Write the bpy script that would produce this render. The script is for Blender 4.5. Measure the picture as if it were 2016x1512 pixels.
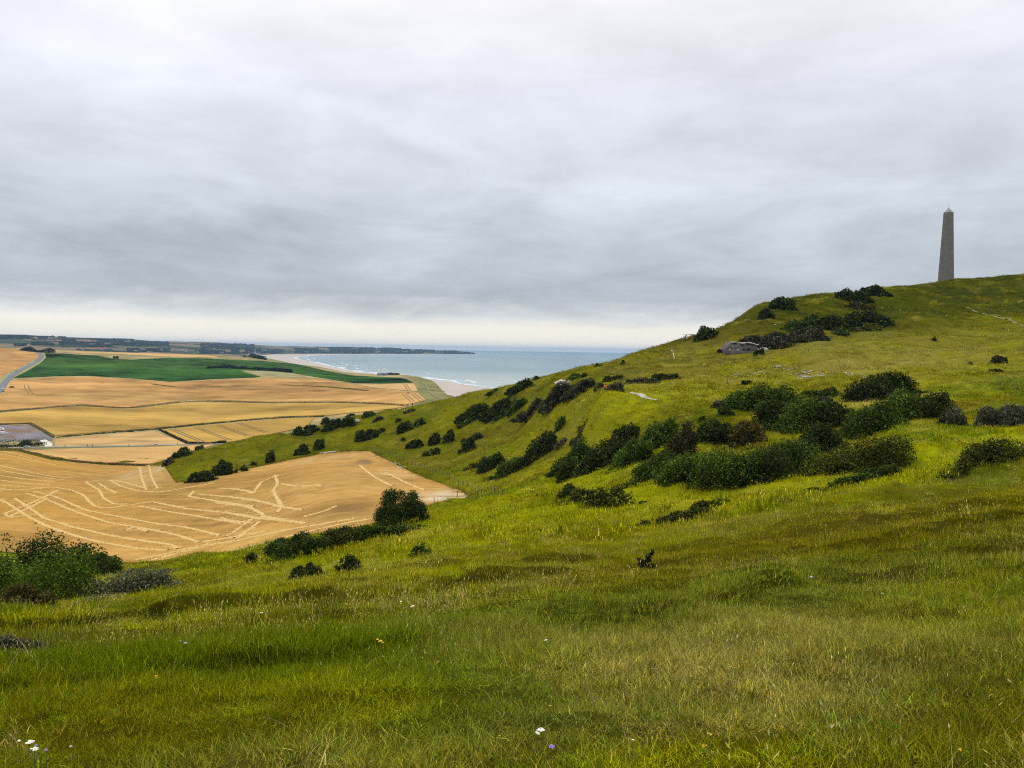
import bpy, math, random
import numpy as np
from mathutils import Vector, Matrix
from mathutils.geometry import delaunay_2d_cdt

SC = bpy.context.scene
for _o in list(bpy.data.objects):
    bpy.data.objects.remove(_o)
ROOT = SC.collection
RNG = np.random.default_rng(7)
random.seed(7)

# ------------------------------------------------------------------ camera
F = 1560.0                       # focal length in pixels of the 2016 px wide photograph
ZC = 90.0                        # eye height above the sea
PITCH = math.radians(-2.50)
ROLL = math.radians(0.92)
EYE = 1.6
fwd = Vector((0, math.cos(PITCH), math.sin(PITCH)))
up0 = Vector((0, -math.sin(PITCH), math.cos(PITCH)))
rgt0 = Vector((1, 0, 0))
rgt = rgt0 * math.cos(ROLL) + up0 * math.sin(ROLL)
upv = up0 * math.cos(ROLL) - rgt0 * math.sin(ROLL)
cam_d = bpy.data.cameras.new("camera")
cam = bpy.data.objects.new("camera", cam_d)
ROOT.objects.link(cam)
cam.matrix_world = Matrix(((rgt.x, upv.x, -fwd.x, 0), (rgt.y, upv.y, -fwd.y, 0), (rgt.z, upv.z, -fwd.z, ZC), (0, 0, 0, 1)))
cam_d.sensor_width = 36.0
cam_d.lens = F / 2016.0 * 36.0
cam_d.clip_start = 0.1
cam_d.clip_end = 120000.0
SC.camera = cam

# ------------------------------------------------------------------ world, sun, exposure
SUN_EL, SUN_AZ = math.radians(44), math.radians(-14)     # behind the cloud, ahead of the viewer
sun_d = bpy.data.lights.new("sun", 'SUN')
sun_d.energy = 1.5
sun_d.angle = math.radians(14)
sun_d.color = (1.0, 0.95, 0.86)
sun = bpy.data.objects.new("sun", sun_d)
ROOT.objects.link(sun)
sdir = Vector((math.sin(SUN_AZ) * math.cos(SUN_EL), math.cos(SUN_AZ) * math.cos(SUN_EL), math.sin(SUN_EL)))
sun.rotation_euler = sdir.to_track_quat('Z', 'Y').to_euler()

SC.view_settings.view_transform = 'Standard'
SC.view_settings.look = 'None'
SC.view_settings.exposure = 0.0
SC.view_settings.gamma = 1.0
SC.view_settings.use_curve_mapping = False
SC.cycles.use_denoising = False
SC.cycles.filter_width = 1.1
SC.cycles.max_bounces = 6
SC.cycles.diffuse_bounces = 3
SC.cycles.glossy_bounces = 2
SC.cycles.transmission_bounces = 2
SC.cycles.volume_bounces = 0
SC.cycles.transparent_max_bounces = 4

world = bpy.data.worlds.new("World")
SC.world = world
world.use_nodes = True


class NT:
    """small node-tree helper"""
    def __init__(self, tree):
        self.t = tree
        self.t.nodes.clear()

    def n(self, typ, inputs=None, **props):
        nd = self.t.nodes.new(typ)
        for k, v in props.items():
            setattr(nd, k, v)
        for k, v in (inputs or {}).items():
            self.set(nd, k, v)
        return nd

    def set(self, nd, k, v):
        s = nd.inputs[k]
        if isinstance(v, bpy.types.NodeSocket):
            self.t.links.new(v, s)
        else:
            s.default_value = v

    def math(self, op, a, b=0.0, c=None, clamp=False):
        nd = self.t.nodes.new('ShaderNodeMath')
        nd.operation = op
        nd.use_clamp = clamp
        self.set(nd, 0, a)
        self.set(nd, 1, b)
        if c is not None:
            self.set(nd, 2, c)
        return nd.outputs[0]

    def vmath(self, op, a, b=(0, 0, 0), scale=None):
        nd = self.t.nodes.new('ShaderNodeVectorMath')
        nd.operation = op
        self.set(nd, 0, a)
        self.set(nd, 1, b)
        if scale is not None:
            self.set(nd, 'Scale', scale)
        return nd.outputs[0]

    def mix(self, fac, a, b, blend='MIX'):
        nd = self.t.nodes.new('ShaderNodeMix')
        nd.data_type = 'RGBA'
        nd.blend_type = blend
        self.set(nd, 0, fac)
        self.set(nd, 6, a)
        self.set(nd, 7, b)
        return nd.outputs[2]

    def noise(self, vec, scale, detail=4.0, rough=0.55, dist=0.0):
        nd = self.t.nodes.new('ShaderNodeTexNoise')
        if vec is not None:
            self.set(nd, 'Vector', vec)
        nd.inputs['Scale'].default_value = scale
        nd.inputs['Detail'].default_value = detail
        nd.inputs['Roughness'].default_value = rough
        nd.inputs['Distortion'].default_value = dist
        return nd.outputs['Fac']

    def ramp(self, fac, stops, interp='LINEAR'):
        nd = self.t.nodes.new('ShaderNodeValToRGB')
        cr = nd.color_ramp
        cr.interpolation = interp
        while len(cr.elements) < len(stops):
            cr.elements.new(0.5)
        for e, (p, c) in zip(cr.elements, stops):
            e.position = p
            e.color = (*c, 1.0) if len(c) == 3 else c
        self.set(nd, 0, fac)
        return nd.outputs[0]

    def maprange(self, v, a, b, c, d, smooth=False):
        nd = self.t.nodes.new('ShaderNodeMapRange')
        nd.interpolation_type = 'SMOOTHSTEP' if smooth else 'LINEAR'
        for i, x in enumerate((v, a, b, c, d)):
            self.set(nd, i, x)
        return nd.outputs[0]


def build_world():
    w = NT(world.node_tree)
    tc = w.n('ShaderNodeTexCoord').outputs['Generated']
    sep = w.n('ShaderNodeSeparateXYZ', {0: tc})
    z = w.math('MAXIMUM', sep.outputs['Z'], 0.0)
    inv = w.math('DIVIDE', 1.0, w.math('ADD', z, 0.17))
    px = w.math('MULTIPLY', sep.outputs['X'], inv)
    py = w.math('MULTIPLY', sep.outputs['Y'], inv)
    p = w.n('ShaderNodeCombineXYZ', {0: px, 1: py, 2: 3.7}).outputs[0]
    big = w.noise(p, 0.55, 3.0, 0.5, 0.3)
    mid = w.noise(p, 1.7, 6.0, 0.55, 0.5)
    fine = w.noise(p, 5.0, 6.0, 0.6, 0.3)
    # ragged lower edge of the cloud deck: distort the height that the deck sees
    d3 = w.vmath('MULTIPLY', tc, (7.0, 7.0, 26.0))
    rag = w.noise(d3, 1.5, 5.0, 0.6, 0.4)
    rag_amp = w.maprange(z, 0.018, 0.06, 0.0, 0.05, True)
    zz = w.math('ADD', z, w.math('MULTIPLY', w.math('SUBTRACT', rag, 0.5), rag_amp))
    col = w.ramp(zz, [
        (0.000, (1.0, .94, .80)), (0.027, (1.0, .95, .84)), (0.036, (.78, .80, .80)), (0.046, (.60, .645, .68)),
        (0.062, (.44, .485, .53)), (0.105, (.525, .585, .635)), (0.16, (.625, .68, .74)), (0.22, (.70, .745, .81)), (0.30, (.80, .825, .895)), (0.40, (.94, .935, .975)),
        (1.0, (.97, .96, .98))])
    # brightening towards the zenith, as under any overcast sky
    cie = w.maprange(z, 0.40, 1.0, 1.0, 1.6)
    mod = w.math('ADD', 1.0, w.math('ADD', w.math('MULTIPLY', w.math('SUBTRACT', big, 0.5), 0.60),
                                    w.math('ADD', w.math('MULTIPLY', w.math('SUBTRACT', mid, 0.5), 0.40),
                                           w.math('MULTIPLY', w.math('SUBTRACT', fine, 0.5), 0.14))))
    mott = w.noise(w.vmath('MULTIPLY', tc, (4.0, 4.0, 13.0)), 1.3, 6.0, 0.55, 0.5)
    mw = w.math('MULTIPLY', w.maprange(z, 0.04, 0.09, 0.0, 1.0, True), w.maprange(z, 0.12, 0.42, 1.0, 0.25, True))
    mod = w.math('ADD', mod, w.math('MULTIPLY', w.math('MULTIPLY', w.math('SUBTRACT', mott, 0.5), 0.75), mw))
    modfade = w.maprange(z, 0.012, 0.05, 0.0, 1.0, True)
    mod = w.math('ADD', 1.0, w.math('MULTIPLY', w.math('SUBTRACT', mod, 1.0), modfade))
    lum = w.math('MULTIPLY', w.math('MULTIPLY', mod, cie), 10.0)
    cloud = w.vmath('SCALE', col, scale=lum)
    sky = w.n('ShaderNodeTexSky', sky_type='NISHITA', sun_disc=False, sun_elevation=SUN_EL, sun_rotation=SUN_AZ).outputs[0]
    out = w.mix(0.05, cloud, sky)
    bg = w.n('ShaderNodeBackground', {'Color': out, 'Strength': 0.1})
    w.n('ShaderNodeOutputWorld', {'Surface': bg.outputs[0]})


build_world()

# ------------------------------------------------------------------ pixels, rays, noise
def ray(px, py):
    """pixel of the photograph -> (azimuth X/Y, slope Z/Y)"""
    a = (np.asarray(px, float) - 1008.0) / F
    b = (756.0 - np.asarray(py, float)) / F
    x = rgt.x * a + upv.x * b + fwd.x
    y = rgt.y * a + upv.y * b + fwd.y
    z = rgt.z * a + upv.z * b + fwd.z
    return x / y, z / y


def _hash(xi, yi, seed):
    h = (xi.astype(np.int64) * 374761393 + yi.astype(np.int64) * 668265263 + seed * 974634777) & 0xffffffff
    h = ((h ^ (h >> 13)) * 1274126177) & 0xffffffff
    h = ((h ^ (h >> 15)) * 2246822519) & 0xffffffff
    return (h ^ (h >> 16)) / 4294967296.0


def vnoise(x, y, seed=0):
    x = np.asarray(x, float); y = np.asarray(y, float)
    xi = np.floor(x); yi = np.floor(y)
    fx = x - xi; fy = y - yi
    fx = fx * fx * fx * (fx * (fx * 6 - 15) + 10); fy = fy * fy * fy * (fy * (fy * 6 - 15) + 10)
    a = _hash(xi, yi, seed); b = _hash(xi + 1, yi, seed); c = _hash(xi, yi + 1, seed); d = _hash(xi + 1, yi + 1, seed)
    return (a + (b - a) * fx) * (1 - fy) + (c + (d - c) * fx) * fy - 0.5      # -0.5 .. 0.5


def fbm(x, y, scale, octv=3, seed=0, gain=0.5):
    s = 0.0; amp = 1.0; f = 1.0 / scale
    for o in range(octv):
        c, sn = math.cos(0.6 * o + .3), math.sin(0.6 * o + .3)
        s = s + amp * vnoise((x * c - y * sn) * f + 17.3 * o, (x * sn + y * c) * f + 9.1 * o, seed + o)
        amp *= gain; f *= 2.03
    return s


def sstep(a, b, x):
    t = np.clip((x - a) / (b - a), 0, 1)
    return t * t * (3 - 2 * t)


def pchip(xs, ys, xq):
    """monotone cubic through (xs, ys[...]) along axis 0, clamped outside"""
    xs = np.asarray(xs, float); ys = np.asarray(ys, float)
    h = np.diff(xs); hh = h.reshape((-1,) + (1,) * (ys.ndim - 1))
    dl = np.diff(ys, axis=0) / hh
    m = np.zeros_like(ys)
    if len(xs) > 2:
        w1 = 2 * hh[1:] + hh[:-1]; w2 = hh[1:] + 2 * hh[:-1]
        same = (dl[:-1] * dl[1:]) > 0
        with np.errstate(divide='ignore', invalid='ignore'):
            mm = (w1 + w2) / (w1 / np.where(dl[:-1] == 0, 1, dl[:-1]) + w2 / np.where(dl[1:] == 0, 1, dl[1:]))
        m[1:-1] = np.where(same, mm, 0)
    m[0] = dl[0]; m[-1] = dl[-1]
    xq = np.clip(np.asarray(xq, float), xs[0], xs[-1])
    i = np.clip(np.searchsorted(xs, xq, side='right') - 1, 0, len(xs) - 2)
    sh = (-1,) + (1,) * (ys.ndim - 1)
    t = ((xq - xs[i]) / h[i]).reshape(sh); H = h[i].reshape(sh)
    return ((2 * t ** 3 - 3 * t ** 2 + 1) * ys[i] + (t ** 3 - 2 * t ** 2 + t) * H * m[i]
            + (-2 * t ** 3 + 3 * t ** 2) * ys[i + 1] + (t ** 3 - t ** 2) * H * m[i + 1])


# ------------------------------------------------------------------ the lie of the land
# per direction (photo column): (row, metres ahead); 'z' entries give hidden ground by height above the sea
COLS = {
 -300: [(1512,5.7),(1400,8.5),(1300,14),(1235,25),(1210,40),(1190,60),(1130,110),(1070,150),(1000,205),(940,280),(890,385),(888,560),(842,700),(810,880),(778,1100),(748,1400),(720,1750),(684,2450),('z',2900,50),('z',6500,30)],
 0: [(1512,5.5),(1400,8.1),(1300,13),(1232,23),(1204,38),(1197,55),(1180,75),(1130,108),(1080,150),(1000,210),(940,290),(890,400),(884,560),(840,700),(808,880),(775,1100),(745,1400),(720,1750),(684,2500),('z',2900,50),('z',6500,30)],
 200: [(1512,5.4),(1400,8),(1300,12.5),(1250,18),(1215,28),(1192,45),(1168,72),(1112,130),(1050,170),(980,240),(930,350),(918,430),(881,560),(860,650),(830,800),(800,960),(770,1180),(745,1450),(720,1800),(692,2400),('z',2800,44),('z',6500,20)],
 400: [(1512,5.2),(1400,7.8),(1300,12),(1230,19),(1180,32),(1155,48),(1135,70),(1115,100),(1098,132),(1050,160),(1000,205),(960,250),(943,270),(935,280),(905,310),(888,345),('z',430,24),(874,590),(840,760),(800,980),(770,1200),(748,1420),(730,1700),(705,2300),(697.5,2550),('z',3000,38),('z',6500,8)],
 500: [(1512,5.1),(1400,7.6),(1300,11.5),(1220,19),(1165,34),(1130,60),(1110,85),(1088,118),(1050,145),(1000,185),(950,245),(925,283),(900,310),(866,350),('z',440,27),(868,630),(845,740),(826,830),(800,970),(770,1190),(743,1480),(728,1800),(710,2450),(703,2900),('z',3600,14),('z',6500,4)],
 600: [(1512,5),(1400,7.4),(1300,11),(1210,19),(1150,36),(1120,58),(1090,88),(1075,110),(1030,140),(980,180),(930,240),(897,300),(870,325),(848,350),('z',450,30),(850,690),(822,830),(795,990),(770,1200),(745,1500),(730,1850),(720,2500),('z',3300,10),('z',6500,2)],
 700: [(1512,4.9),(1400,7.2),(1300,10.6),(1200,19),(1140,36),(1100,62),(1060,95),(1045,115),(1010,140),(960,185),(920,240),(889,290),(860,320),(840,335),(825,350),('z',480,36),('z',640,26),(822,760),(800,900),(780,1080),(760,1280),(745,1650),(736,2150),('z',2600,8),('z',6500,2)],
 800: [(1512,4.8),(1400,7),(1300,10.2),(1200,18),(1130,36),(1090,60),(1045,95),(1025,125),(1000,145),(960,185),(925,235),(900,260),(860,295),(830,325),(805,348),('z',500,40),('z',650,31),(799,850),(790,900),(770,1080),(755,1250),(745,1600),(738,1960),('z',2300,15),('z',6500,2)],
 870: [(1512,4.8),(1400,7),(1300,10.1),(1200,17.7),(1122,36),(1082,60),(1041,92),(1012,125),(985,155),(960,182),(922,225),(885,255),(845,288),(815,315),(788,337),('z',500,44),('z',700,34),(785,900),(776,1000),(765,1200),(757,1350),('z',1700,20),('z',6500,2)],
 920: [(1512,4.8),(1400,7),(1300,10),(1200,17.5),(1120,36),(1078,60),(1038,90),(1004,122),(982,158),(960,180),(918,215),(876,250),(836,280),(806,306),(776,332),('z',500,46),('z',800,31),('z',1000,27),('z',6500,2)],
 1000: [(1512,4.7),(1400,6.8),(1300,9.8),(1200,17),(1120,34),(1070,58),(1030,85),(1000,110),(970,140),(930,180),(890,215),(850,245),(820,265),(790,290),(760,312),('z',480,50),('z',800,36),('z',6500,2)],
 1100: [(1512,4.6),(1400,6.6),(1300,9.5),(1200,16),(1130,28),(1070,52),(1020,80),(980,110),(940,140),(900,165),(860,176),(820,189),(790,204),(765,236),(738,300),('z',480,56),('z',750,40),('z',6500,2)],
 1200: [(1512,4.6),(1400,6.5),(1300,9.2),(1200,15.5),(1130,27),(1070,47),(1020,72),(980,95),(940,115),(900,128),(860,138),(820,146),(785,152),(771,156),(765,170),(756,195),(741,222),(725,255),(711,290),('z',450,64),('z',700,45),('z',6500,2)],
 1300: [(1512,4.6),(1400,6.4),(1300,9),(1200,15),(1130,25),(1070,42),(1020,62),(980,80),(940,98),(900,113),(850,130),(800,146),(780,155),(762,175),(745,195),(720,230),(700,260),(681,290),('z',450,70),('z',700,45),('z',6500,2)],
 1400: [(1512,4.5),(1400,6.3),(1300,8.8),(1200,14.5),(1130,23),(1070,38),(1020,55),(980,70),(940,85),(900,100),(850,118),(800,140),(770,160),(745,185),(720,210),(700,240),(680,265),(655,300),('z',450,78),('z',700,48),('z',6500,2)],
 1500: [(1512,4.5),(1400,6.2),(1300,8.6),(1200,14),(1130,21),(1070,34),(1020,48),(980,62),(940,78),(900,95),(850,118),(800,145),(770,165),(740,185),(715,205),(695,230),(670,255),(640,280),(615,300),(596,320),('z',450,98),('z',600,75),('z',720,50),('z',6500,2)],
 1600: [(1512,4.4),(1400,6.1),(1300,8.4),(1200,13.5),(1130,20),(1070,31),(1020,44),(980,58),(940,74),(900,92),(850,115),(800,142),(770,160),(740,180),(715,200),(690,225),(665,255),(640,280),(610,310),(582,340),('z',470,108),('z',650,80),('z',6500,2)],
 1750: [(1512,4.4),(1400,6),(1300,8.2),(1200,13),(1130,18.5),(1070,27),(1020,38),(980,50),(940,64),(900,80),(850,103),(800,130),(770,150),(740,172),(715,195),(690,222),(660,258),(630,295),(600,335),(564,378),('z',480,119),('z',650,95),('z',6500,2)],
 1900: [(1512,4.3),(1400,5.9),(1300,8),(1200,12.5),(1130,17),(1070,24),(1020,33),(980,43),(940,56),(900,72),(850,95),(800,125),(760,155),(720,190),(690,220),(660,255),(630,300),(600,345),(547,420),('z',445,131.3),('z',520,131),('z',700,100),('z',6500,2)],
 2016: [(1512,4.3),(1400,5.8),(1300,7.9),(1200,12),(1130,16),(1070,22),(1020,30),(980,38),(940,50),(900,64),(850,88),(800,118),(760,150),(720,188),(690,218),(660,255),(620,310),(585,365),(538,430),('z',460,136),('z',530,135),('z',700,104),('z',6500,2)],
 2350: [(1512,4.2),(1400,5.7),(1300,7.7),(1200,11.5),(1130,15),(1070,20),(1020,27),(980,34),(940,45),(900,58),(850,80),(800,110),(760,142),(720,180),(690,212),(660,250),(620,305),(575,370),(522,440),('z',480,142),('z',540,140),('z',700,108),('z',6500,2)],
}
NA, NL = 900, 1000
LDMIN, LDMAX = math.log(0.5), math.log(6500.0)
LDG = np.linspace(LDMIN, LDMAX, NL)


def _build_table():
    azs, vals = [], []
    for c in sorted(COLS):
        pts = COLS[c]
        ld, u = [], []
        for e in pts:
            if e[0] == 'z':
                d = e[1]; t = (e[2] - ZC) / d
            else:
                d = e[1]; t = float(ray(c, e[0])[1])
            ld.append(math.log(d)); u.append(t + EYE / d)
        azs.append(float(ray(c, 850)[0]))
        vals.append(pchip(ld, np.array(u), LDG))
    azs = np.array(azs); vals = np.array(vals)
    az = np.linspace(azs[0], azs[-1], NA)
    return az, pchip(azs, vals, az)


AZG, UTAB = _build_table()
AZ0, AZ1 = AZG[0], AZG[-1]
TTAB = UTAB - EYE / np.exp(LDG)[None, :]


def lookup(tab, az, ld):
    a = np.clip((az - AZ0) / (AZ1 - AZ0) * (NA - 1), 0, NA - 1.001)
    l = np.clip((ld - LDMIN) / (LDMAX - LDMIN) * (NL - 1), 0, NL - 1.001)
    ia = a.astype(int); il = l.astype(int); fa = a - ia; fl = l - il
    return ((tab[ia, il] * (1 - fl) + tab[ia, il + 1] * fl) * (1 - fa)
            + (tab[ia + 1, il] * (1 - fl) + tab[ia + 1, il + 1] * fl) * fa)


def px_hit(px, py, maxd=6400.0, mind=2.0):
    """first meeting of the sight line through a pixel with the smooth land: (az, d)"""
    az, t = ray(px, py)
    az = float(az); t = float(t)
    a = np.clip((az - AZ0) / (AZ1 - AZ0) * (NA - 1), 0, NA - 1.001); ia = int(a); fa = a - ia
    row = TTAB[ia] * (1 - fa) + TTAB[ia + 1] * fa
    i0 = int((math.log(mind) - LDMIN) / (LDMAX - LDMIN) * (NL - 1))
    i1 = int((math.log(maxd) - LDMIN) / (LDMAX - LDMIN) * (NL - 1))
    above = np.nonzero(row[i0:i1] >= t)[0]
    if len(above) == 0:
        return None
    k = above[0] + i0
    if k == 0:
        return az, float(np.exp(LDG[0]))
    f = (t - row[k - 1]) / (row[k] - row[k - 1] + 1e-12)
    return az, float(np.exp(LDG[k - 1] + f * (LDG[k] - LDG[k - 1])))


def hit_down(px, py, **k):
    for i in range(60):
        h = px_hit(px, py + i * 0.5, **k)
        if h:
            return h
    raise RuntimeError("no ground at %s %s" % (px, py))


def inpoly(x, y, poly):
    x = np.asarray(x); y = np.asarray(y)
    r = np.zeros(x.shape, bool)
    n = len(poly)
    for i in range(n):
        x0, y0 = poly[i]; x1, y1 = poly[(i + 1) % n]
        if y0 == y1:
            continue
        c = ((y0 > y) != (y1 > y)) & (x < (x1 - x0) * (y - y0) / (y1 - y0) + x0)
        r ^= c
    return r


def densify(pts, step=6.0, closed=True):
    out = []
    n = len(pts)
    for i in range(n if closed else n - 1):
        a = np.array(pts[i], float); b = np.array(pts[(i + 1) % n], float)
        k = max(1, int(np.linalg.norm(b - a) / step))
        for j in range(k):
            out.append(tuple(a + (b - a) * j / k))
    if not closed:
        out.append(tuple(map(float, pts[-1])))
    return out


def poly_azld(pts, step=6.0, **k):
    r = []
    for (px, py) in densify(pts, step):
        az, d = hit_down(px, py, **k)
        r.append((az, math.log(d)))
    return r


# the mown field in the combe: its outline keeps the ground smooth and bare
STUBBLE_PX = [(-330,905),(-150,897),(0,888),(35,889),(100,906),(200,916),(283,918.5),(322,917),(332,932),(347,952),(400,944),(480,926),(560,909),(640,893),(690,889),(728,890),
              (770,911),(810,931),(860,951),(905,967),(921,978),(905,990),(880,994),(840,1002),(790,1010),(740,1036),(690,1047),(620,1060),(560,1072),(500,1088),(430,1096),(370,1103),(300,1111),(250,1112),(150,1104),(60,1098),(-60,1095),(-200,1098),(-330,1100)]
STUB = poly_azld(STUBBLE_PX, 8.0)
_ag, _lg = np.meshgrid(AZG, LDG, indexing='ij')
STUBTAB = inpoly(_ag, _lg, STUB).astype(float)


def blur(t, ka, kl):
    for ax, k in ((0, ka), (1, kl)):
        if k < 1:
            continue
        c = np.cumsum(np.pad(t, [(k + 1, k) if i == ax else (0, 0) for i in range(2)], mode='edge'), axis=ax)
        n = 2 * k + 1
        t = (np.take(c, range(n, c.shape[ax]), axis=ax) - np.take(c, range(0, c.shape[ax] - n), axis=ax)) / n
    return t


STUBSOFT = np.clip(blur(blur(STUBTAB, 5, 3), 5, 3) * 1.6, 0, 1)

# banks and sheep terraces that run across the slope: photo rows -> (az, d) with a step (metres) and length
BANKS_PX = [
 ([(-100,1392),(80,1376),(312,1348),(590,1312),(720,1292),(900,1252),(1100,1236),(1300,1216),(1455,1192),(1663,1142),(1870,1112),(2016,1088),(2200,1070)], 0.42, 3.2),
 ([(1200,1090),(1350,1078),(1560,1066),(1708,1056),(1975,1012),(2200,985)], 0.55, 6.0),
 ([(-200,1262),(0,1250),(120,1262),(230,1224),(330,1222),(450,1208),(560,1192),(700,1186)], 0.5, 5.0),
 ([(560,1190),(760,1180),(1000,1150),(1250,1118),(1450,1090)], 0.35, 4.0),
 ([(980,1096),(1100,1080),(1250,1060),(1430,1012),(1620,982)], 0.8, 7.0),
 ([(1500,1030),(1700,1000),(1850,960),(2016,935),(2200,920)], 0.7, 6.0),
 ([(700,1120),(900,1075),(1080,1040),(1200,1010)], 0.8, 8.0),
 ([(1430,762),(1520,770),(1620,766),(1740,752)], 1.3, 14.0),
 ([(1320,712),(1420,716),(1500,708),(1600,704)], 1.2, 10.0),
 ([(880,1050),(1000,1015),(1120,985),(1230,960)], 0.9, 9.0),
 ([(1000,1130),(1150,1100),(1300,1075),(1420,1050)], 0.6, 6.0),
 ([(1560,1110),(1760,1080),(1900,1050),(2050,1030)], 0.45, 4.0),
 ([(300,1420),(700,1400),(1100,1382),(1500,1340),(2016,1255)], 0.12, 1.2),
 ([(100,1460),(600,1455),(1000,1440),(1400,1425)], 0.10, 1.0),
]
BANKS = []
for pts, amp, L in BANKS_PX:
    q = [hit_down(*p) for p in densify(pts, 40, False)]
    q.sort()
    BANKS.append((np.array([a for a, _ in q]), np.array([d for _, d in q]), amp, L))

PATCH_HOLES = []     # (x, y, r): smooth pads under built things


def relief(x, y):
    d = np.maximum(y, 0.3)
    az = x / d
    stub = lookup(STUBSOFT, az, np.log(d))
    near = sstep(2.0, 14.0, d)
    far = 1 - sstep(430, 540, d)
    r = 1.9 * fbm(x, y, 16, 2, 11) * sstep(25, 90, d)
    r = r + 1.15 * fbm(x * .7 + .5 * y, y * 1.4, 6.0, 2, 21) * sstep(8, 50, d) + 0.30 * fbm(x, y, 2.2, 2, 31) * near
    r = r + 0.10 * fbm(x, y, 0.8, 2, 41) * sstep(3, 6, d) * (1 - sstep(60, 160, d))
    w = 0.0
    for (ba, bd, amp, L) in BANKS:
        if amp == 0:
            continue
        dl = np.interp(az, ba, bd)
        edge = sstep(ba[0], ba[0] + .06, az) * (1 - sstep(ba[-1] - .06, ba[-1], az))
        dl = dl * (1 + 0.10 * fbm(x, y, 5.0, 2, 51))
        s = d - dl
        k = 0.35 + 0.02 * dl
        w = w + 1.25 * amp * edge * sstep(-k * .4, k, s) * np.exp(-np.maximum(s, 0) / L) * (0.65 + 0.9 * fbm(x, y, 4.0, 2, 61))
    r = r + w
    return r * far * (1 - stub)


def ground(x, y, rel=True):
    x = np.asarray(x, float); y = np.asarray(y, float)
    d = np.maximum(y, 0.3)
    z = ZC - EYE + d * lookup(UTAB, x / d, np.log(d))
    if rel:
        z = z + relief(x, y)
    return z


# cliff edge: direction -> metres ahead where the land ends
_EDGE = [(480, 6400), (521, 4740), (540, 4360), (586, 3744), (625, 3100), (674, 2440), (747, 2075), (786, 1990), (805, 1960), (826, 1800), (851, 1600), (862, 1340), (870, 1180), (881, 1010), (915, 930), (1000, 880), (1200, 790), (1400, 740), (1800, 760), (2350, 900)]
EDGE_AZ = np.array([float(ray(p, 740)[0]) for p, _ in _EDGE]); EDGE_D = np.array([float(d) for _, d in _EDGE])


def farm_ground(x, y):
    z = ground(x, y, False)
    z = z + 0.0
    az = x / y
    de = np.interp(az, EDGE_AZ, EDGE_D)
    de = de * (1 + 0.035 * fbm(az * 900, az * 300, 8, 3, 71)) + 30 * fbm(x, y, 60, 2, 73)
    de = np.where(az < EDGE_AZ[0], 1e6, de)
    k = sstep(de, de * 1.012 + 5, y)
    return z * (1 - k) + (-7.0) * k


# ------------------------------------------------------------------ mesh helpers
def mk_mesh(name, v, f, cols=None, smooth=False, mat=None):
    v = np.ascontiguousarray(v, dtype=np.float32); f = np.ascontiguousarray(f, dtype=np.int32)
    me = bpy.data.meshes.new(name)
    me.vertices.add(len(v)); me.vertices.foreach_set('co', v.ravel())
    n, k = f.shape
    me.loops.add(n * k); me.loops.foreach_set('vertex_index', f.ravel())
    me.polygons.add(n)
    me.polygons.foreach_set('loop_start', np.arange(n, dtype=np.int32) * k)
    me.update(calc_edges=True)
    if cols is not None:
        a = me.color_attributes.new('Col', 'FLOAT_COLOR', 'POINT')
        c = np.ones((len(v), 4), np.float32); c[:, :3] = cols
        a.data.foreach_set('color', c.ravel())
    if smooth:
        me.polygons.foreach_set('use_smooth', np.ones(n, bool))
    if mat is not None:
        me.materials.append(mat)
    me.validate()
    return me


def link(name, me, parent=None, loc=(0, 0, 0), **props):
    o = bpy.data.objects.new(name, me)
    o.location = loc
    ROOT.objects.link(o)
    if parent is not None:
        o.parent = parent
    for k, v in props.items():
        o[k] = v
    return o


def thing(name, label, cat, loc, group=None, rotz=0.0):
    o = bpy.data.objects.new(name, None)
    o.empty_display_size = 0.3
    ROOT.objects.link(o)
    o.location = loc; o.rotation_euler = (0, 0, rotz)
    o['label'] = label; o['category'] = cat
    if group:
        o['group'] = group
    return o


def grid_faces(nr, nc, keep=None):
    i = np.arange(nr - 1)[:, None] * nc + np.arange(nc - 1)[None, :]
    f = np.stack([i, i + 1, i + nc + 1, i + nc], -1).reshape(-1, 4)
    if keep is not None:
        f = f[keep.reshape(-1)]
    return f


def box(x0, x1, y0, y1, z0, z1):
    v = [(x0, y0, z0), (x1, y0, z0), (x1, y1, z0), (x0, y1, z0), (x0, y0, z1), (x1, y0, z1), (x1, y1, z1), (x0, y1, z1)]
    f = [(0, 3, 2, 1), (4, 5, 6, 7), (0, 1, 5, 4), (1, 2, 6, 5), (2, 3, 7, 6), (3, 0, 4, 7)]
    return np.array(v, float), np.array(f)


def joinm(parts):
    vs, fs, o = [], [], 0
    for v, f in parts:
        vs.append(v); fs.append(f + o); o += len(v)
    return np.concatenate(vs), np.concatenate(fs)


def tube(p0, p1, r0, r1, n=5):
    p0 = np.array(p0, float); p1 = np.array(p1, float)
    a = p1 - p0; a /= np.linalg.norm(a) + 1e-9
    b = np.cross(a, (0.31, 0.87, 0.2)); b /= np.linalg.norm(b); c = np.cross(a, b)
    th = np.arange(n) / n * 2 * math.pi
    ring = np.cos(th)[:, None] * b + np.sin(th)[:, None] * c
    v = np.concatenate([p0 + ring * r0, p1 + ring * r1])
    i = np.arange(n); j = (i + 1) % n
    f = np.stack([i, j, j + n, i + n], 1)
    return v, f


# ------------------------------------------------------------------ materials
def mat(name, build):
    m = bpy.data.materials.new(name)
    m.use_nodes = True
    t = NT(m.node_tree)
    build(t)
    return m


def principled(t, col, rough=0.9, spec=0.2, normal=None, **extra):
    ins = {'Base Color': col, 'Roughness': rough, 'Specular IOR Level': spec}
    ins.update(extra)
    if normal is not None:
        ins['Normal'] = normal
    p = t.n('ShaderNodeBsdfPrincipled', ins)
    t.n('ShaderNodeOutputMaterial', {'Surface': p.outputs[0]})
    return p


def c4(c):
    return (c[0], c[1], c[2], 1.0)


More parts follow.
